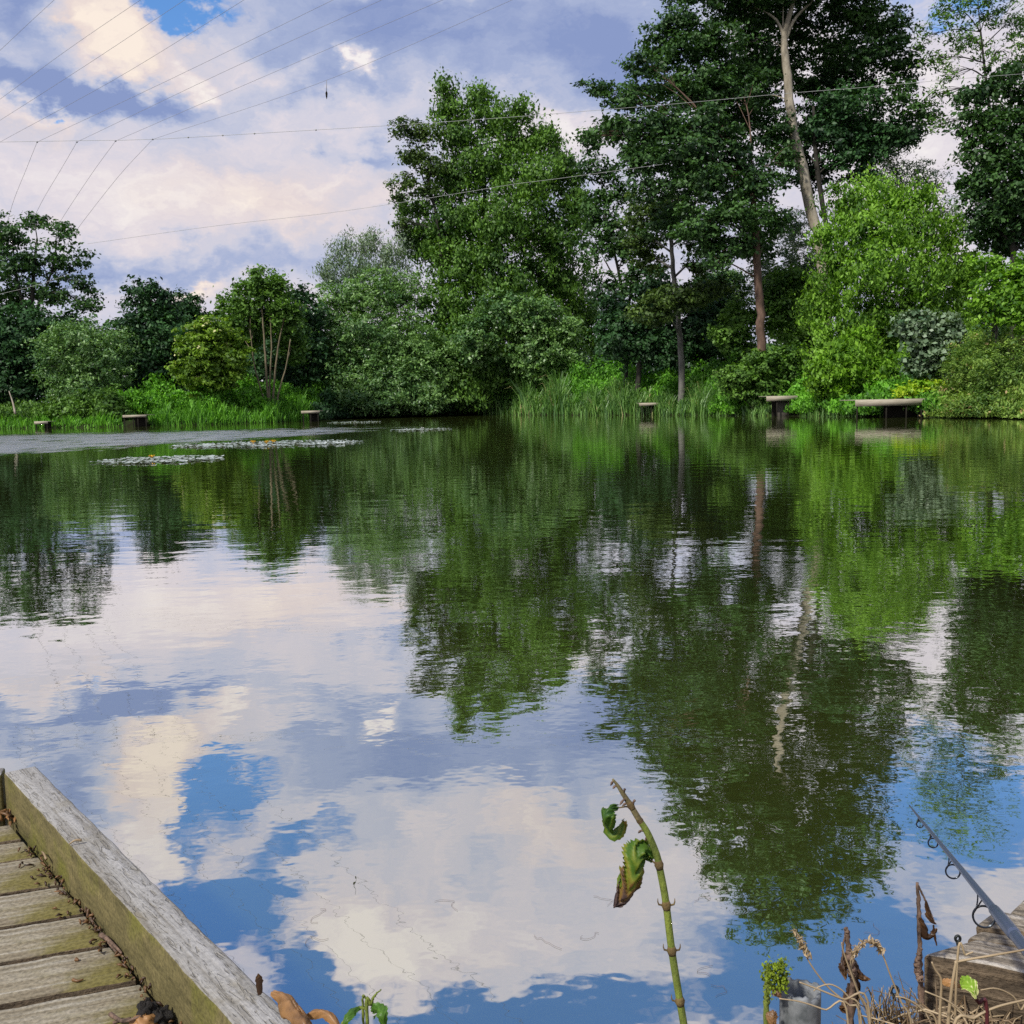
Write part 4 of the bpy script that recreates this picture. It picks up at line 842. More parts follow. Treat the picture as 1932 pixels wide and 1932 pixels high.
# two wire loops on the platform
M['wire'] = plain('dark wire', (.03, .035, .035), .5, .6)
def wire_loop(label, px, py, Y, r_px):
    c = P(px, py, Y); r_ = r_px * Y / 1932; mb = MB()
    pts = [c + RT * math.cos(a) * r_ * .8 + np.array([0, 0, 1]) * math.sin(a) * r_ for a in np.linspace(-1.9, 4.4, 18)] 
    mb.tube(pts, .0022, 6); tip = pts[0]
    mb.tube([tip, tip - np.array([-.002, 0, .008])], .0022, 6)
    o = mb.build('wire_loop', M['wire'], None, tuple(c), smooth=True); tag(o, label, 'wire', 'wire loops on the right platform')
wire_loop('dark wire loop at the left side of the split-timber platform', 1688, 1869, 1.43, 9)
wire_loop('small wire loop standing behind the top of the split-timber platform', 1807, 1771, 1.52, 6)

# ------------------------------------------------------------------ fishing rod
M['rod'] = plain('grey carbon rod', (.065, .085, .14), .32, .1, .6)
M['rod_dark'] = plain('black rod whipping', (.02, .022, .03), .3)
M['guide'] = plain('dark guide frame', (.025, .03, .04), .25, .7)
M['guide_ring'] = plain('ring lining', (.12, .14, .16), .2, .8)
rA, rC_ = P(1972, 1835, 1.12), P(1716, 1520, 2.2)
rdir = unit(rC_ - rA)
L_tot = np.linalg.norm(rC_ - rA)
def on_rod(px, py):    # nearest point of the rod to a sight line
    v = ray(px, py); v = v / np.linalg.norm(v); w0 = rA - np.array([0, 0, HCAM]); b_ = rdir @ v; d1 = rdir @ w0; e1 = v @ w0
    return (b_ * e1 - d1) / (1 - b_ * b_)
rodroot = empty('fishing_rod', rA); tag(rodroot, 'grey carbon fishing rod with ring guides dipping its tip into the lake', 'fishing rod')
ferr = on_rod(1896, 1735)
def rr_at(s_): return float(np.interp(s_, [0, ferr - .001, ferr, L_tot * .9, L_tot], [.0082, .0075, .0062, .0025, .0014]))
pts_ = [rA + rdir * s_ for s_ in np.linspace(-.5, L_tot, 60)]
mb = MB(); mb.tube(pts_, [rr_at(s_) for s_ in np.linspace(-.5, L_tot, 60)], 16); mb.build('blank', M['rod'], rodroot, tuple(rA), smooth=True)
mb = MB()
mb.tube([rA + rdir * s_ for s_ in (ferr - .07, ferr - .06, ferr + .0, ferr + .055, ferr + .06)], [.0079, .0090, .0090, .0078, .0062], 16); mb.build('ferrule', M['rod'], rodroot, tuple(rA), smooth=True)
def guide(px, py, ring_r):
    s_ = on_rod(px, py); c0 = rA + rdir * s_; down = np.array([0, 0, -1.]); down = unit(down - rdir * (down @ rdir)); 
    side = np.cross(rdir, down); down = unit(down + side * (-.15))
    r0 = rr_at(s_); cc = c0 + down * (r0 + ring_r * 1.9) + rdir * (-ring_r * .2)
    u1 = unit(np.cross(rdir, down)); u2 = down
    g_ = MB(); g_.tube([cc + (u1 * math.cos(a) + u2 * math.sin(a)) * ring_r for a in np.linspace(0, 2 * math.pi, 33)], max(.0014, ring_r * .085), 8, cap=False)
    for sg in (-1, 1):
        g_.tube(smooth_path([c0 + down * r0 * .9 + rdir * ring_r * 1.1, c0 + down * (r0 + ring_r * .5) + u1 * sg * ring_r * .25 + rdir * ring_r * .3, cc + u1 * sg * ring_r * .55 - u2 * ring_r * .84], 6), .0011, 6)
        g_.tube(smooth_path([c0 + down * r0 * .9 - rdir * ring_r * 1.3, cc + u1 * sg * ring_r * .96 - u2 * ring_r * .3 - rdir * .001], 4), .0011, 6)
    g_.tube([c0 - rdir * ring_r * 1.5 + down * r0, c0 + rdir * ring_r * 1.3 + down * r0], .0012, 6)
    ob = g_.build('guide', M['guide'], rodroot, tuple(rA), smooth=True)
    i_ = MB(); i_.tube([cc + (u1 * math.cos(a) + u2 * math.sin(a)) * (ring_r * .93) for a in np.linspace(0, 2 * math.pi, 33)], max(.0008, ring_r * .05), 8, cap=False)
    io = i_.build('ring', M['guide_ring'], ob, tuple(rA), smooth=True)
guide(1858, 1675, .0158); guide(1803, 1606, .0118); guide(1766, 1563, .0088); guide(1741, 1535, .0066)

# ------------------------------------------------------------------ nettle stem and other near plants
def stem_mat(name, c1, c2, rough=.5):
    m = bark_mat(name, c1, c2, 60., .3); return m
M['nettle'] = stem_mat('nettle stem', (.09, .12, .02), (.22, .27, .04))
M['nettle_top'] = stem_mat('withered stem', (.10, .075, .03), (.22, .19, .09))
M['node'] = stem_mat('stem joint', (.08, .05, .02), (.17, .12, .04))
m, t, L, out = mat_new('withering nettle leaf'); M['nleaf'] = m
tcn = N(t, 'ShaderNodeAttribute', attribute_name='tint'); g_n = N(t, 'ShaderNodeNewGeometry'); nn = N(t, 'ShaderNodeTexNoise'); nn.inputs['Scale'].default_value = 90; nn.inputs['Detail'].default_value = 4
L.new(g_n.outputs['Position'], nn.inputs['Vector'])
a1 = N(t, 'ShaderNodeMath', operation='MULTIPLY_ADD'); L.new(nn.outputs['Fac'], a1.inputs[0]); a1.inputs[1].default_value = .5; a1.inputs[2].default_value = -.25
a2 = N(t, 'ShaderNodeMath', operation='ADD'); L.new(a1.outputs[0], a2.inputs[0]); L.new(tcn.outputs['Fac'], a2.inputs[1])
r = N(t, 'ShaderNodeValToRGB'); L.new(a2.outputs[0], r.inputs[0]); e = r.color_ramp.elements
e[0].position = .0; e[0].color = (.035, .11, .02, 1); e[1].position = 1.; e[1].color = (.05, .03, .035, 1)
for p_, c_ in ((.3, (.10, .20, .02)), (.5, (.26, .30, .03)), (.64, (.30, .17, .05)), (.78, (.12, .075, .06))): q = e.new(p_); q.color = (*c_, 1)
p = N(t, 'ShaderNodeBsdfPrincipled'); p.inputs['Roughness'].default_value = .5; L.new(r.outputs[0], p.inputs['Base Color'])
tl = N(t, 'ShaderNodeBsdfTranslucent'); L.new(r.outputs[0], tl.inputs[0]); mx = N(t, 'ShaderNodeMixShader'); mx.inputs[0].default_value = .42
L.new(p.outputs[0], mx.inputs[1]); L.new(tl.outputs[0], mx.inputs[2]); L.new(mx.outputs[0], out.inputs[0])
M['dry'] = leaf_mat('dry leaf', (.05, .025, .014), (.40, .21, .08), .25, .45, .5, scale=40)
M['straw'] = leaf_mat('straw', (.16, .10, .05), (.48, .37, .23), .2, .5, .4, scale=20)
M['brown_stalk'] = stem_mat('brown stalk', (.03, .018, .012), (.24, .155, .11))
M['moss'] = leaf_mat('moss', (.05, .07, .01), (.28, .38, .03), .25, .7, .2, scale=60)
M['fresh'] = leaf_mat('fresh leaf', (.03, .09, .01), (.12, .26, .03), .3, .45, .4, scale=60)

def surf_leaf(mb, spine, width, normal_hint, fold=.5, ruffle=.12, serr=.1, tint=(0, 1), nu=26, nv=13, seed=0, hole=None):
    """crumpled leaf blade: spine points, width profile, folded along the midrib, toothed edge"""
    rs = np.random.default_rng(seed); sp_ = smooth_path(spine, nu); tg = unit(np.gradient(sp_, axis=0)); nh = np.asarray(normal_hint, float)
    vs, tt = [], []
    for i in range(nu):
        u = i / (nu - 1); n_ = unit(nh - tg[i] * (nh @ tg[i])); s_ = np.cross(tg[i], n_)
        w = width * (math.sin(math.pi * min(1, u * .92 + .06)) ** .7) * (1 + .12 * math.sin(u * 11 + seed)); wl, wr_ = w * (1 + serr * (1.4 if i % 2 else -1) * rs.uniform(.2, 1.2)), w * (1 + serr * (1.4 if i % 2 else -1) * rs.uniform(.2, 1.2))
        for j in range(nv):
            v_ = (j / (nv - 1) - .5) * 2
            w = wl if v_ < 0 else wr_
            off = s_ * w * v_ * math.cos(fold * abs(v_)) - n_ * w * abs(v_) * math.sin(fold)
            off = off + n_ * width * ruffle * (math.sin(u * 21 + v_ * 5 + seed) * abs(v_) + .6 * math.sin(abs(v_) * 9 + u * 34) * .7) + tg[i] * w * .35 * abs(v_) * -1
            vs.append(sp_[i] + off + rs.normal(size=3) * width * .012); tt.append(tint[0] + (tint[1] - tint[0]) * u ** 1.5 + .14 * abs(v_) + .10 * math.sin(u * 34 + abs(v_) * 9) + (.12 if j == nv // 2 else 0))
    fs = [(i * nv + j, i * nv + j + 1, (i + 1) * nv + j + 1, (i + 1) * nv + j) for i in range(nu - 1) for j in range(nv - 1)
          if hole is None or ((i / nu - hole[0]) / hole[2]) ** 2 + ((j / nv - hole[1]) / hole[3]) ** 2 > 1]
    mb.add(vs, fs, np.clip(tt, 0, 1))
YN = 1.15
npx = [(1290, 1932), (1278, 1860), (1267, 1790), (1256, 1700), (1245, 1640), (1238, 1610), (1222, 1572), (1205, 1545), (1190, 1520), (1177, 1500), (1166, 1483), (1156, 1470)]
npts = [P(x, y, YN + .0) for x, y in npx]; dn = npts[0] - npts[1]; base_n = npts[0] + dn * (npts[0][2] - .25) / -dn[2]; npts = [base_n, (base_n + npts[0]) / 2] + npts
ne = empty('nettle_plant', base_n); tag(ne, 'bent green nettle stem with two withered leaves in front of the lake', 'plant')
sp_ = smooth_path(npts, 70); rad_ = np.interp(np.linspace(0, 1, 70), [0, .1, .5, .72, .85, 1], [.0046, .0045, .0042, .0036, .0028, .0012])
mb = MB(); mb.tube(sp_[:48], rad_[:48], 12); mb.build('stem', M['nettle'], ne, tuple(base_n), smooth=True)
mb = MB(); mb.tube(sp_[47:], rad_[47:], 12); mb.build('stem_tip', M['nettle_top'], ne, tuple(base_n), smooth=True)
for (x, y, r_) in ((1282, 1886, .0062), (1268, 1787, .0060), (1258, 1713, .0058), (1243, 1632, .0056), (1206, 1548, .0042), (1192, 1522, .0044)):
    c = P(x, y, YN); i = int(np.linalg.norm(sp_ - c, axis=1).argmin()); i = min(max(i, 1), 68); tg_ = unit(sp_[i + 1] - sp_[i - 1]); c = sp_[i]
    mb = MB(); mb.tube([c - tg_ * .006, c - tg_ * .003, c, c + tg_ * .003, c + tg_ * .006], [rad_[i] * .98, r_ * .85, r_, r_ * .85, rad_[i] * .98], 12)
    for sg in (-1, 1):
        if (int(y) in (1787, 1713) or (int(y) == 1886 and sg < 0)): mb.tube(smooth_path([c, c + RT * sg * .009 + UP * .001, c + RT * sg * .010 + UP * .008], 5), [.0016, .0012, .0011, .0008, .0004], 6)
    mb.build('stem_joint', M['node'], ne, tuple(base_n), smooth=True)
# dry bits near the tip
for (x, y, dx, dy) in ((1190, 1515, -16, 6), (1183, 1507, -14, 12), (1176, 1500, 4, -12), (1166, 1484, -10, 4), (1216, 1568, -12, 4), (1222, 1575, -4, 14), (1160, 1474, -8, 8), (1193, 1520, 6, -10)):
    mb = MB(); a_ = P(x, y, YN); b_ = P(x + dx, y + dy, YN + random.uniform(-.01, .01)); mb.tube(smooth_path([a_, (a_ + b_) / 2 + UP * .002, b_], 5), [.001, .0016, .0012, .0017, .0004], 6)
    mb.build('withered_flower', M['brown_stalk'], ne, tuple(base_n), smooth=True)
# upper curled leaf and lower drooping leaf
mb = MB(); a_, b_ = P(1192, 1523, YN), P(1168, 1524, YN); mb.tube([a_, (a_ + b_) / 2 + UP * .001, b_], [.0011, .0009, .0008], 6); mb.build('leaf_stalk', M['node'], ne, tuple(base_n), smooth=True)
mb = MB(); surf_leaf(mb, [P(1167, 1523, YN), P(1152, 1525, YN - .008), P(1140, 1540, YN - .012), P(1145, 1562, YN - .004), P(1160, 1570, YN + .006), P(1174, 1555, YN + .012), P(1176, 1548, YN + .01)], .0125, (-.6, -.7, .3), fold=.8, ruffle=.2, serr=.08, tint=(.02, .45), seed=3, nu=50, nv=19)
mb.build('leaf', M['nleaf'], ne, tuple(base_n), smooth=True)
mb = MB(); a_, b_ = P(1243, 1632, YN), P(1228, 1622, YN); mb.tube([a_, (a_ + b_) / 2 - UP * .001, b_], [.0014, .001, .001], 6); mb.build('leaf_stalk', M['node'], ne, tuple(base_n), smooth=True)
mb = MB(); surf_leaf(mb, [P(1232, 1620, YN), P(1218, 1608, YN - .008), P(1206, 1622, YN - .014), P(1198, 1652, YN - .014), P(1188, 1680, YN - .010), P(1172, 1700, YN - .004), P(1158, 1712, YN)], .0225, (.15, -1, .15), fold=.85, ruffle=.24, serr=.09, tint=(.12, .9), seed=5, nu=60, nv=21)
surf_leaf(mb, [P(1214, 1612, YN - .006), P(1190, 1640, YN - .006), P(1172, 1665, YN), P(1164, 1688, YN + .004)], .010, (-.6, -.7, .1), fold=.5, ruffle=.14, serr=.12, tint=(.12, .4), seed=6)
mb.build('leaf', M['nleaf'], ne, tuple(base_n), smooth=True)

def stalk(mb, pts, r0, r1, seg=9, n=40, tint=.5):
    sp_ = smooth_path(pts, n); sp_[1:-1] += rng.normal(size=(n - 2, 3)) * r0 * .12
    mb.tube(sp_, np.linspace(r0, r1, n) * rng.uniform(.78, 1.22, n), seg, tint=tint, wob=.18)
# little green plant at the bottom
gb = P(700, 1990, 1.12); gb[2] = .26
e = empty('small_plant', gb); tag(e, 'small green sprout with curled leaves at the bottom edge near the beam', 'plant')
mb = MB(); stalk(mb, [gb, P(692, 1932, 1.12), P(700, 1895, 1.12), P(707, 1878, 1.12), P(719, 1867, 1.12)], .0028, .0007); stalk(mb, [gb, P(686, 1932, 1.12), P(690, 1880, 1.12)], .0024, .0008)
stalk(mb, [P(694, 1932, 1.12), P(690, 1904, 1.12), P(670, 1904, 1.12), P(655, 1920, 1.11), P(640, 1945, 1.11)], .0012, .0025); mb.build('stem', M['nettle'], e, tuple(gb), smooth=True)
mb = MB(); surf_leaf(mb, [P(700, 1908, 1.12), P(712, 1904, 1.11), P(722, 1915, 1.10), P(726, 1945, 1.10)], .010, (.3, -.8, .5), tint=(.4, .6), seed=8); mb.build('leaf', M['fresh'], e, tuple(gb), smooth=True)
mb = MB(); surf_leaf(mb, [P(680, 1900, 1.12), P(664, 1908, 1.11), P(652, 1925, 1.10), P(644, 1950, 1.10)], .006, (-.3, -.8, .6), tint=(.3, .5), seed=9); mb.build('leaf', M['fresh'], e, tuple(gb), smooth=True)
# dry dock leaves by the beam
lb = P(560, 1990, 1.2); lb[2] = .26
e = empty('dead_leaf', lb); tag(e, 'curled brown dead leaf beside the bleached beam at the bottom', 'dead leaf')
mb = MB(); surf_leaf(mb, [P(512, 1872, 1.24), P(535, 1878, 1.22), P(552, 1900, 1.18), P(572, 1925, 1.15), P(588, 1975, 1.13)], .020, (.2, -.6, .7), fold=1.0, ruffle=.15, serr=.04, tint=(.7, .3), seed=11); mb.build('blade', M['dry'], e, tuple(lb), smooth=True)
mb = MB(); surf_leaf(mb, [P(566, 1925, 1.18), P(592, 1908, 1.18), P(616, 1910, 1.17), P(634, 1930, 1.16), P(650, 1975, 1.15)], .010, (.1, -.5, .9), fold=.9, ruffle=.1, serr=.03, tint=(.5, .8), seed=12); mb.build('blade', M['dry'], e, tuple(lb), smooth=True)
mb = MB(); stalk(mb, [P(575, 1925, 1.17), P(556, 1893, 1.18), P(548, 1880, 1.19)], .0028, .0012); stalk(mb, [P(600, 1960, 1.16), P(575, 1915, 1.17), P(560, 1895, 1.18)], .003, .001); stalk(mb, [lb, P(600, 1960, 1.16)], .003, .003); mb.build('stem', M['dry'], e, tuple(lb), smooth=True)
q = P(488, 1852, 1.34); mb = MB(); surf_leaf(mb, [q - (0, 0, .02), q, q + (.0, 0, .012)], .006, (0, -1, 0), tint=(.0, .1), seed=13, nu=10, nv=5)
o = mb.build('dead_leaf', M['dry'], None, tuple(q), smooth=True); tag(o, 'tiny dark leaf tip sticking up behind the bleached beam', 'dead leaf')

# litter on the left deck
def litter(label, name, parts, mat, cat='twig', group=None):
    mb = MB(); c = None
    for pts, r0 in parts:
        w_ = [G(x, y, ZD + .004 + h) for x, y, h in pts]; c = w_[0] if c is None else c
        mb.tube(smooth_path(w_, 10), np.linspace(r0, r0 * .4, 10), 6, tint=.4)
    o = mb.build(name, M[mat], None, tuple(c), smooth=True); tag(o, label, cat, group)
def fl(x, y, h=0): return (x / 3, 1416.8 + y / 3, h)
litter('thin twig lying in the gap along the beam', 'twig', [([fl(490, 885), fl(520, 960), fl(560, 1020)], .003)], 'brown_stalk')
litter('flattened pale twig at the ends of the middle planks', 'twig', [([fl(570, 1040, .004), fl(620, 1075, .008), fl(690, 1145, .004)], .005), ([fl(600, 1060), fl(650, 1130), fl(700, 1165)], .003)], 'brown_stalk')
litter('small orange twig on the lower plank', 'twig', [([fl(412, 1295), fl(440, 1302), fl(472, 1292)], .003)], 'dry')
litter('brown bark crumb on a middle plank', 'bark_chip', [([fl(430, 1180), fl(445, 1184)], .004)], 'dry', 'bark chip')
litter('dry stalk under the black seed head at the bottom', 'twig', [([fl(625, 1490, .01), fl(700, 1530, .015), fl(800, 1500, .02)], .004), ([fl(640, 1540, .005), fl(740, 1510, .01)], .003)], 'brown_stalk')
q = G(25 , 1528, ZD); mb = MB()
for k in range(26):
    a_ = G(rng.uniform(0, 34), rng.uniform(1527, 1552), ZD + .006); b_ = a_ + np.array([rng.normal() * .02, rng.normal() * .02, rng.uniform(0, .02)]); mb.tube([a_, (a_ + b_) / 2 + (0, 0, .004), b_], [.003, .004, .001], 5, tint=rng.uniform(.1, .8))
o = mb.build('leaf_litter', M['dry'], None, tuple(q)); tag(o, 'small heap of brown leaf litter in the far corner of the deck', 'leaf litter', kind='stuff')
q = G(*f(700, 1130), ZD); mb = MB()
for k in range(150):
    tt_ = rng.uniform(.25, 1.35); a_ = IA + bd * tt_ - nbeam * rng.exponential(.012) - nbeam * .004; a_[2] = ZD + .004; b_ = a_ + np.array([rng.normal() * .008, rng.normal() * .008, rng.uniform(0, .008)])
    mb.tube([a_, (a_ + b_) / 2 + (0, 0, .002), b_], [.0015, .0025, .0008], 5, tint=rng.uniform(0, .5))
o = mb.build('crumbs', M['dry'], None, tuple(q)); tag(o, 'dark crumbs and needles along the foot of the bleached beam', 'leaf litter', kind='stuff')
# dark seed head / mud lump
c = G(*f(830, 1465), ZD + .02); e = empty('seed_head', c); tag(e, 'black dried seed head lying on the deck at the bottom left', 'seed head')
mb = MB()
def blob(mb, c, r, tint=.5, seed=0, nu=14, nv=10, amp=.25):
    rs = np.random.default_rng(seed); ph = rs.uniform(0, 6, 4); vs = []
    for i in range(nv + 1):
        th = math.pi * i / nv
        for j in range(nu):
            fi = 2 * math.pi * j / nu; k = 1 + amp * math.sin(3 * fi + ph[0]) * math.sin(4 * th + ph[1]) + amp * .6 * math.sin(7 * fi + ph[2]) * math.sin(6 * th + ph[3])
            vs.append(np.asarray(c) + np.array([r[0] * math.sin(th) * math.cos(fi), r[1] * math.sin(th) * math.sin(fi), r[2] * math.cos(th)]) * k)
    fs = [(i * nu + j, i * nu + (j + 1) % nu, (i + 1) * nu + (j + 1) % nu, (i + 1) * nu + j) for i in range(nv) for j in range(nu)]
    mb.add(vs, fs, tint)
M['black'] = bark_mat('black seed', (.006, .005, .005), (.05, .042, .035), 220., .8)
blob(mb, c, (.014, .014, .014), seed=1, nu=30, nv=20, amp=.3); blob(mb, G(*f(900, 1505), ZD + .010), (.017, .019, .010), seed=2, nu=30, nv=20, amp=.35); mb.build('seeds', M['black'], e, tuple(c), smooth=True)
mb = MB(); blob(mb, G(*f(815, 1535), ZD + .012), (.018, .015, .010), tint=.9, seed=4, amp=.35); blob(mb, G(*f(775, 1545), ZD + .01), (.012, .012, .008), tint=.95, seed=5, amp=.35); mb.build('husk', M['dry'], e, tuple(c), smooth=True)
# blade of dry grass across the beam
def grass_bit(label, a, b_, z):
    A_, B_ = G(*f(*a), z + .004), G(*f(*b_), z + .008); mb = MB(); mb.tube(smooth_path([A_, (A_ + B_) / 2 + (0, 0, .004), B_], 8), np.linspace(.0012, .003, 8), 6, tint=.5)
    o = mb.build('dry_straw', M['straw'], None, tuple(A_)); tag(o, label, 'grass blade')
grass_bit('short dry grass blade lying on the bleached beam', (390, 528), (462, 505), ZB)
grass_bit('pale dry leaf wedged at the end of a plank beside the beam', (236, 570), (262, 612), ZD + .02)

# ------------------------------------------------------------------ lower right: pipe, stalks, straw
m, t, L, out = mat_new('grey plastic pipe'); M['pipe'] = m
g_n = N(t, 'ShaderNodeNewGeometry'); nn = N(t, 'ShaderNodeTexNoise'); nn.inputs['Scale'].default_value = 60; nn.inputs['Detail'].default_value = 5; L.new(g_n.outputs['Position'], nn.inputs['Vector'])
r = N(t, 'ShaderNodeValToRGB'); L.new(nn.outputs['Fac'], r.inputs[0]); e_ = r.color_ramp.elements; e_[0].position = .35; e_[0].color = (.09, .10, .105, 1); e_[1].position = .72; e_[1].color = (.24, .25, .26, 1)
p = N(t, 'ShaderNodeBsdfPrincipled'); p.inputs['Roughness'].default_value = .6; L.new(r.outputs[0], p.inputs['Base Color']); L.new(p.outputs[0], out.inputs[0])
pc = P(1510, 1866, 1.22); pr = .0245
vs = []; sg_ = 40
for ring, (rr_, dz) in enumerate(((pr, -.36), (pr, -.01), (pr * 1.0, 0), (pr * .84, 0), (pr * .84, -.2))):
    for k in range(sg_):
        a_ = 2 * math.pi * k / sg_; jag = .0022 * math.sin(a_ * 3 + 1) + .0014 * math.sin(a_ * 7) + .0012 * math.sin(a_ * 13 + 2) if ring in (2, 3) else 0
        sq = 1 + .05 * math.cos(2 * a_)
        vs.append(pc + np.array([math.cos(a_) * rr_ * sq, math.sin(a_) * rr_ / sq, dz + jag * (1 if ring == 2 else 1.3)]))
fs = [(i * sg_ + k, i * sg_ + (k + 1) % sg_, (i + 1) * sg_ + (k + 1) % sg_, (i + 1) * sg_ + k) for i in range(4) for k in range(sg_)]
mb = MB(); mb.add(vs, fs); o = mb.build('pipe', M['pipe'], None, (pc[0], pc[1], .3), smooth=True); tag(o, 'open-ended grey plastic pipe stuck upright in the straw', 'pipe')
md = o.modifiers.new('solid', 'SOLIDIFY'); md.thickness = .0005
# mossy stump of a stem
mb0 = P(1450, 1990, 1.2); mb0[2] = .25; e = empty('mossy_stalk', mb0); tag(e, 'broken stalk capped with yellow-green moss beside the pipe', 'plant')
mb = MB(); stalk(mb, [mb0, P(1446, 1932, 1.2), P(1447, 1880, 1.2), P(1449, 1830, 1.2)], .004, .0035, 10); mb.build('stem', M['nettle'], e, tuple(mb0), smooth=True)
mb = MB(); n_ = 900
cx = rng.uniform(-1, 1, n_); cyy = rng.uniform(-1, 1, n_)
c0 = np.array([P(1463 + a * 20, 1842 + b_ * 26 - a * 5, 1.2) for a, b_ in zip(cx, cyy)]) + rng.normal(size=(n_, 3)) * [.002, .006, .002]
mb.quads(leaf_quads(c0, rng.normal(size=(n_, 3)), rng.uniform(.003, .007, n_), .5), np.clip(rng.normal(.55, .2, n_), 0, 1)); mb.build('moss', M['moss'], e, tuple(mb0))
mb = MB(); surf_leaf(mb, [P(1462, 1862, 1.195), P(1468, 1875, 1.19), P(1474, 1882, 1.19)], .007, (0, -1, .2), tint=(.1, .3), seed=21); surf_leaf(mb, [P(1462, 1908, 1.195), P(1458, 1925, 1.19), P(1460, 1950, 1.19)], .008, (0, -1, .2), tint=(.3, .7), seed=22); mb.build('withered_leaf', M['dry'], e, tuple(mb0), smooth=True)
# dried brown plant, middle
b0 = P(1600, 1905, 1.42); b0[2] = .33; e = empty('dead_plant', b0); tag(e, 'drooping brown dead plant with shrivelled leaves behind the straw', 'dead plant')
mb = MB(); stalk(mb, [b0 - (0, 0, .02), P(1608, 1880, 1.42), P(1610, 1840, 1.42), P(1602, 1795, 1.42), P(1598, 1762, 1.42), P(1594, 1750, 1.42)], .0055, .003); stalk(mb, [P(1600, 1755, 1.42), P(1592, 1775, 1.42), P(1590, 1800, 1.42), P(1594, 1835, 1.42)], .0015, .001)
stalk(mb, [P(1610, 1840, 1.42), P(1604, 1815, 1.41), P(1600, 1790, 1.41)], .007, .003); mb.build('stem', M['brown_stalk'], e, tuple(b0), smooth=True)
for i_, (pp, w_) in enumerate((([(1605, 1805), (1618, 1830), (1630, 1846), (1643, 1848)], .009), ([(1602, 1800), (1592, 1825), (1596, 1850)], .010), ([(1612, 1840), (1618, 1870), (1612, 1895), (1596, 1905), (1584, 1900)], .015), ([(1608, 1860), (1600, 1890), (1586, 1908)], .011), ([(1606, 1812), (1612, 1830), (1606, 1850)], .013))):
    mb = MB(); surf_leaf(mb, [P(x, y, 1.415 + .004 * i_) for x, y in pp], w_, (.2 * (-1) ** i_, -1, .2), fold=.9, ruffle=.3, serr=.1, tint=(.0, .25), seed=30 + i_); mb.build('shrivelled_leaf', M['dry'], e, tuple(b0), smooth=True)
# dead stalk beside the platform
b0 = P(1742, 1925, 1.44); b0[2] = .32; e = empty('dead_stalk', b0); tag(e, 'tall brown dead stalk with hanging twisted leaves left of the split-timber platform', 'dead plant')
mb = MB(); stalk(mb, [b0 - (0, 0, .02), P(1738, 1880, 1.44), P(1735, 1800, 1.44), P(1734, 1720, 1.44), P(1731, 1665, 1.44)], .0048, .0022); stalk(mb, [P(1732, 1670, 1.44), P(1744, 1695, 1.44), P(1753, 1715, 1.44), P(1762, 1738, 1.44)], .0016, .001)
stalk(mb, [P(1736, 1850, 1.43), P(1731, 1822, 1.43), P(1736, 1790, 1.43)], .0055, .003); mb.build('stem', M['brown_stalk'], e, tuple(b0), smooth=True)
for i_, (pp, w_) in enumerate((([(1748, 1700), (1754, 1722), (1760, 1738), (1767, 1744)], .0065), ([(1737, 1732), (1746, 1750), (1752, 1768), (1762, 1765), (1768, 1752)], .0095), ([(1762, 1745), (1765, 1765), (1768, 1785)], .0035))):
    mb = MB(); surf_leaf(mb, [P(x, y, 1.435) for x, y in pp], w_, (.3, -1, .1), fold=.9, ruffle=.2, serr=.05, tint=(0, .1), seed=40 + i_); mb.build('twisted_leaf', M['dry'], e, tuple(b0), smooth=True)

def grass_stalk(label, pts, Y, head=None, r_=.0016, dY=0):
    gpt = [P(x, y, Y + dY * i / max(1, len(pts) - 1)) for i, (x, y) in enumerate(pts)]
    root = gpt[0].copy(); root[2] = .3
    if gpt[0][2] - .02 > .36: gpt = [root] + gpt
    o0 = gpt[0]; e = empty('dry_grass', o0); tag(e, label, 'grass stalk', 'dry grass stalks at the lower right')
    mb = MB(); n = 26; mb.tube(smooth_path(gpt, n), np.linspace(r_, r_ * .5, n), 6, tint=.75); mb.build('stalk', M['straw'], e, tuple(o0), smooth=True)
    if head:
        mb = MB(); hp = [P(x, y, Y + dY) for x, y in head[:-1]]; w_ = head[-1]; sp2 = smooth_path(hp, 16)
        for i in range(90):
            k = rng.integers(0, 15); c = sp2[k] + rng.normal(size=3) * w_ * .22; d_ = unit(sp2[min(k + 1, 15)] - sp2[k] + 1e-6) + rng.normal(size=3) * .35
            mb.quads(leaf_quads(c[None], rng.normal(size=(1, 3)), np.array([rng.uniform(.006, .013)]), .28, unit(d_)[None]), np.array([rng.uniform(.4, 1)]))
        mb.build('seed_head', M['straw'], e, tuple(o0))
    return e
grass_stalk('dry grass stalk whose feathery head leans far left over the water', [(1622, 1925), (1600, 1895), (1560, 1860), (1525, 1812), (1510, 1770), (1500, 1757)], 1.25, [(1524, 1805), (1512, 1778), (1498, 1756), .010])
grass_stalk('straight pale stalk with a drooping oat-like head', [(1640, 1932), (1618, 1870), (1598, 1815), (1590, 1790), (1588, 1778)], 1.27, None)
grass_stalk('thin stalk with the arched golden head in the middle of the tuft', [(1640, 1932), (1622, 1880), (1606, 1828), (1608, 1805), (1622, 1785), (1645, 1772)], 1.28, [(1610, 1805), (1622, 1785), (1642, 1772), .009])
grass_stalk('stalk bent over the top with pale head pointing left', [(1720, 1940), (1700, 1890), (1680, 1840), (1664, 1798), (1650, 1778), (1640, 1776)], 1.30, [(1662, 1795), (1655, 1782), (1642, 1778), .009])
grass_stalk('long pale straw lying from the tuft to the left over the pipe', [(1640, 1905), (1590, 1885), (1540, 1865), (1508, 1853)], 1.18, None, .0017)
grass_stalk('low straw crossing in front of the pipe', [(1600, 1925), (1555, 1905), (1510, 1890), (1470, 1884)], 1.12, None, .0014)
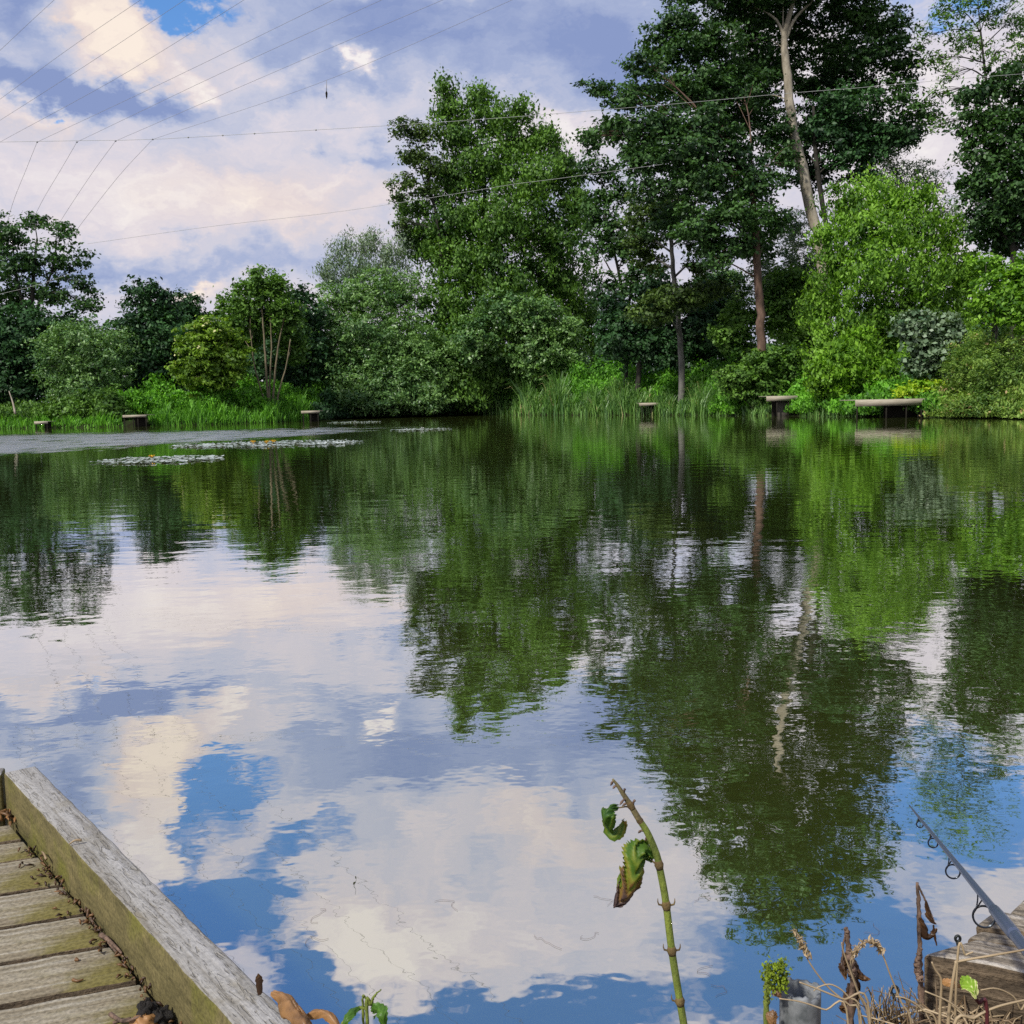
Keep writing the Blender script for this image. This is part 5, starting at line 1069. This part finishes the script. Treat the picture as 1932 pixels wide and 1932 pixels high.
grass_stalk('curled straw arching left above the pipe', [(1625, 1930), (1600, 1880), (1570, 1858), (1545, 1862), (1535, 1870)], 1.2, None, .0014)
grass_stalk('kinked tan stalk standing before the split timber, bent towards the right edge', [(1788, 1960), (1794, 1880), (1803, 1820), (1808, 1814), (1870, 1803), (1945, 1790)], 1.18, None, .0024)
grass_stalk('short straw splinter rising from the kink of the tan stalk', [(1806, 1816), (1822, 1802), (1836, 1796)], 1.18, None, .0018)
grass_stalk('upright pale stem with an orange leaf before the split timber', [(1772, 1960), (1774, 1900), (1776, 1850), (1765, 1830), (1758, 1815)], 1.2, None, .0022)
grass_stalk('straw leaning across the lower corner of the timber', [(1860, 1960), (1820, 1915), (1790, 1890), (1745, 1870)], 1.15, None, .0018)
grass_stalk('thin straw curving over the lower right corner', [(1940, 1930), (1925, 1905), (1912, 1880), (1880, 1865), (1850, 1868)], 1.12, None, .0014)
grass_stalk('tall straw at the right end of the tuft', [(1770, 1950), (1740, 1905), (1712, 1885), (1690, 1880)], 1.22, None, .0016)
grass_stalk('slanting straw in the far lower right corner', [(1795, 1960), (1840, 1920), (1880, 1900), (1940, 1885)], 1.1, None, .0022)
q = P(1790, 1860, 1.2)
mb = MB(); surf_leaf(mb, [P(1776, 1850, 1.2), P(1795, 1855, 1.19), P(1815, 1862, 1.19)], .006, (0, -1, .6), tint=(.8, .9), seed=50); o = mb.build('dead_leaf', M['dry'], None, tuple(q), smooth=True); tag(o, 'small orange dead leaf caught on the upright stem', 'dead leaf')
# reddish stalk
b0 = P(1855, 1960, 1.1); b0[2] = .3; e = empty('red_stalk', b0); tag(e, 'dark red stem with a small yellow-green leaf in the lower right corner', 'plant')
M['redstem'] = plain('dark red stem', (.09, .018, .022), .5)
mb = MB(); stalk(mb, [b0, P(1862, 1932, 1.1), P(1845, 1890, 1.1), P(1825, 1860, 1.1), P(1812, 1845, 1.1)], .0028, .0014); mb.build('stem', M['redstem'], e, tuple(b0), smooth=True)
mb = MB(); surf_leaf(mb, [P(1812, 1845, 1.1), P(1822, 1850, 1.09), P(1836, 1866, 1.08), P(1842, 1885, 1.08)], .010, (-.2, -.9, .6), tint=(.6, .85), seed=51); mb.build('leaf', M['elder'], e, tuple(b0), smooth=True)
# straw mat
mb = MB(); n_ = 2100
sx_ = rng.uniform(.24, 1.05, n_); sy_ = np.interp(sx_, [.2, .42, .62, .95], [1.36, 1.50, 1.60, 1.70]) - rng.uniform(-.02, .42, n_) - .05
zz = np.maximum(gz(sx_, sy_), .2) + .010 + rng.random(n_) * .035 * np.where(sx_ > .60, .55, np.where(sx_ > .45, 1.8, 1.))
for i in range(n_):
    a_ = rng.normal(.5, .9); l_ = rng.uniform(.05, .2); d_ = np.array([math.cos(a_), math.sin(a_), rng.normal() * .2]); s0 = np.array([sx_[i], sy_[i], zz[i]])
    mb.tube(smooth_path([s0 - d_ * l_ * .5, s0 + (0, 0, rng.uniform(0, .03)), s0 + d_ * l_ * .5], 5), np.array([.0008, .0012, .0013, .0011, .0005]) * rng.uniform(.7, 1.3), 4, tint=rng.uniform(.1, 1))
o = mb.build('straw_mat', M['straw'], None); tag(o, 'tangled mat of dry straw on the near bank', 'straw', kind='stuff')
# near grass tuft fragments standing by the timber
mb = MB(); n_ = 60
for i in range(n_):
    x0 = rng.uniform(1640, 1720); b_ = P(x0, 1935, 1.36 + rng.random() * .1); b_[2] = .36; t_ = P(x0 + rng.normal() * 18 - 6, rng.uniform(1858, 1905), 1.38 + rng.normal() * .03)
    mb.tube(smooth_path([b_, (b_ + t_) / 2 + rng.normal(size=3) * .008, t_], 6), np.linspace(.0016, .0004, 6), 4, tint=rng.uniform(.2, 1))
o = mb.build('grass_tuft', M['straw'], None, tuple(P(1680, 1930, 1.4))); tag(o, 'ragged dead grass tuft left of the split-timber platform', 'grass')

# thin dark weed threads floating on the near water
mb = MB()
for (x, y) in ((1700, 1870), (1630, 1760), (1120, 1690), (1130, 1760), (1060, 1790), (1350, 1880), (1310, 1700), (820, 1700), (600, 1740), (620, 1770), (1340, 1840)):
    c = G(x, y, .002); a0 = rng.uniform(0, 6.28); pts = [c]
    for k in range(6): a0 += rng.normal() * 1.0; pts.append(pts[-1] + np.array([math.cos(a0), math.sin(a0) * 1.2, 0]) * rng.uniform(.008, .02))
    mb.tube(smooth_path(pts, 24), .00035, 4)
o = mb.build('weed_threads', M['brown_stalk'], None); tag(o, 'fine dark weed threads floating on the near water', 'water weed', kind='stuff')
print('built', len(bpy.data.objects), 'faces', sum(len(m_.polygons) for m_ in bpy.data.meshes))
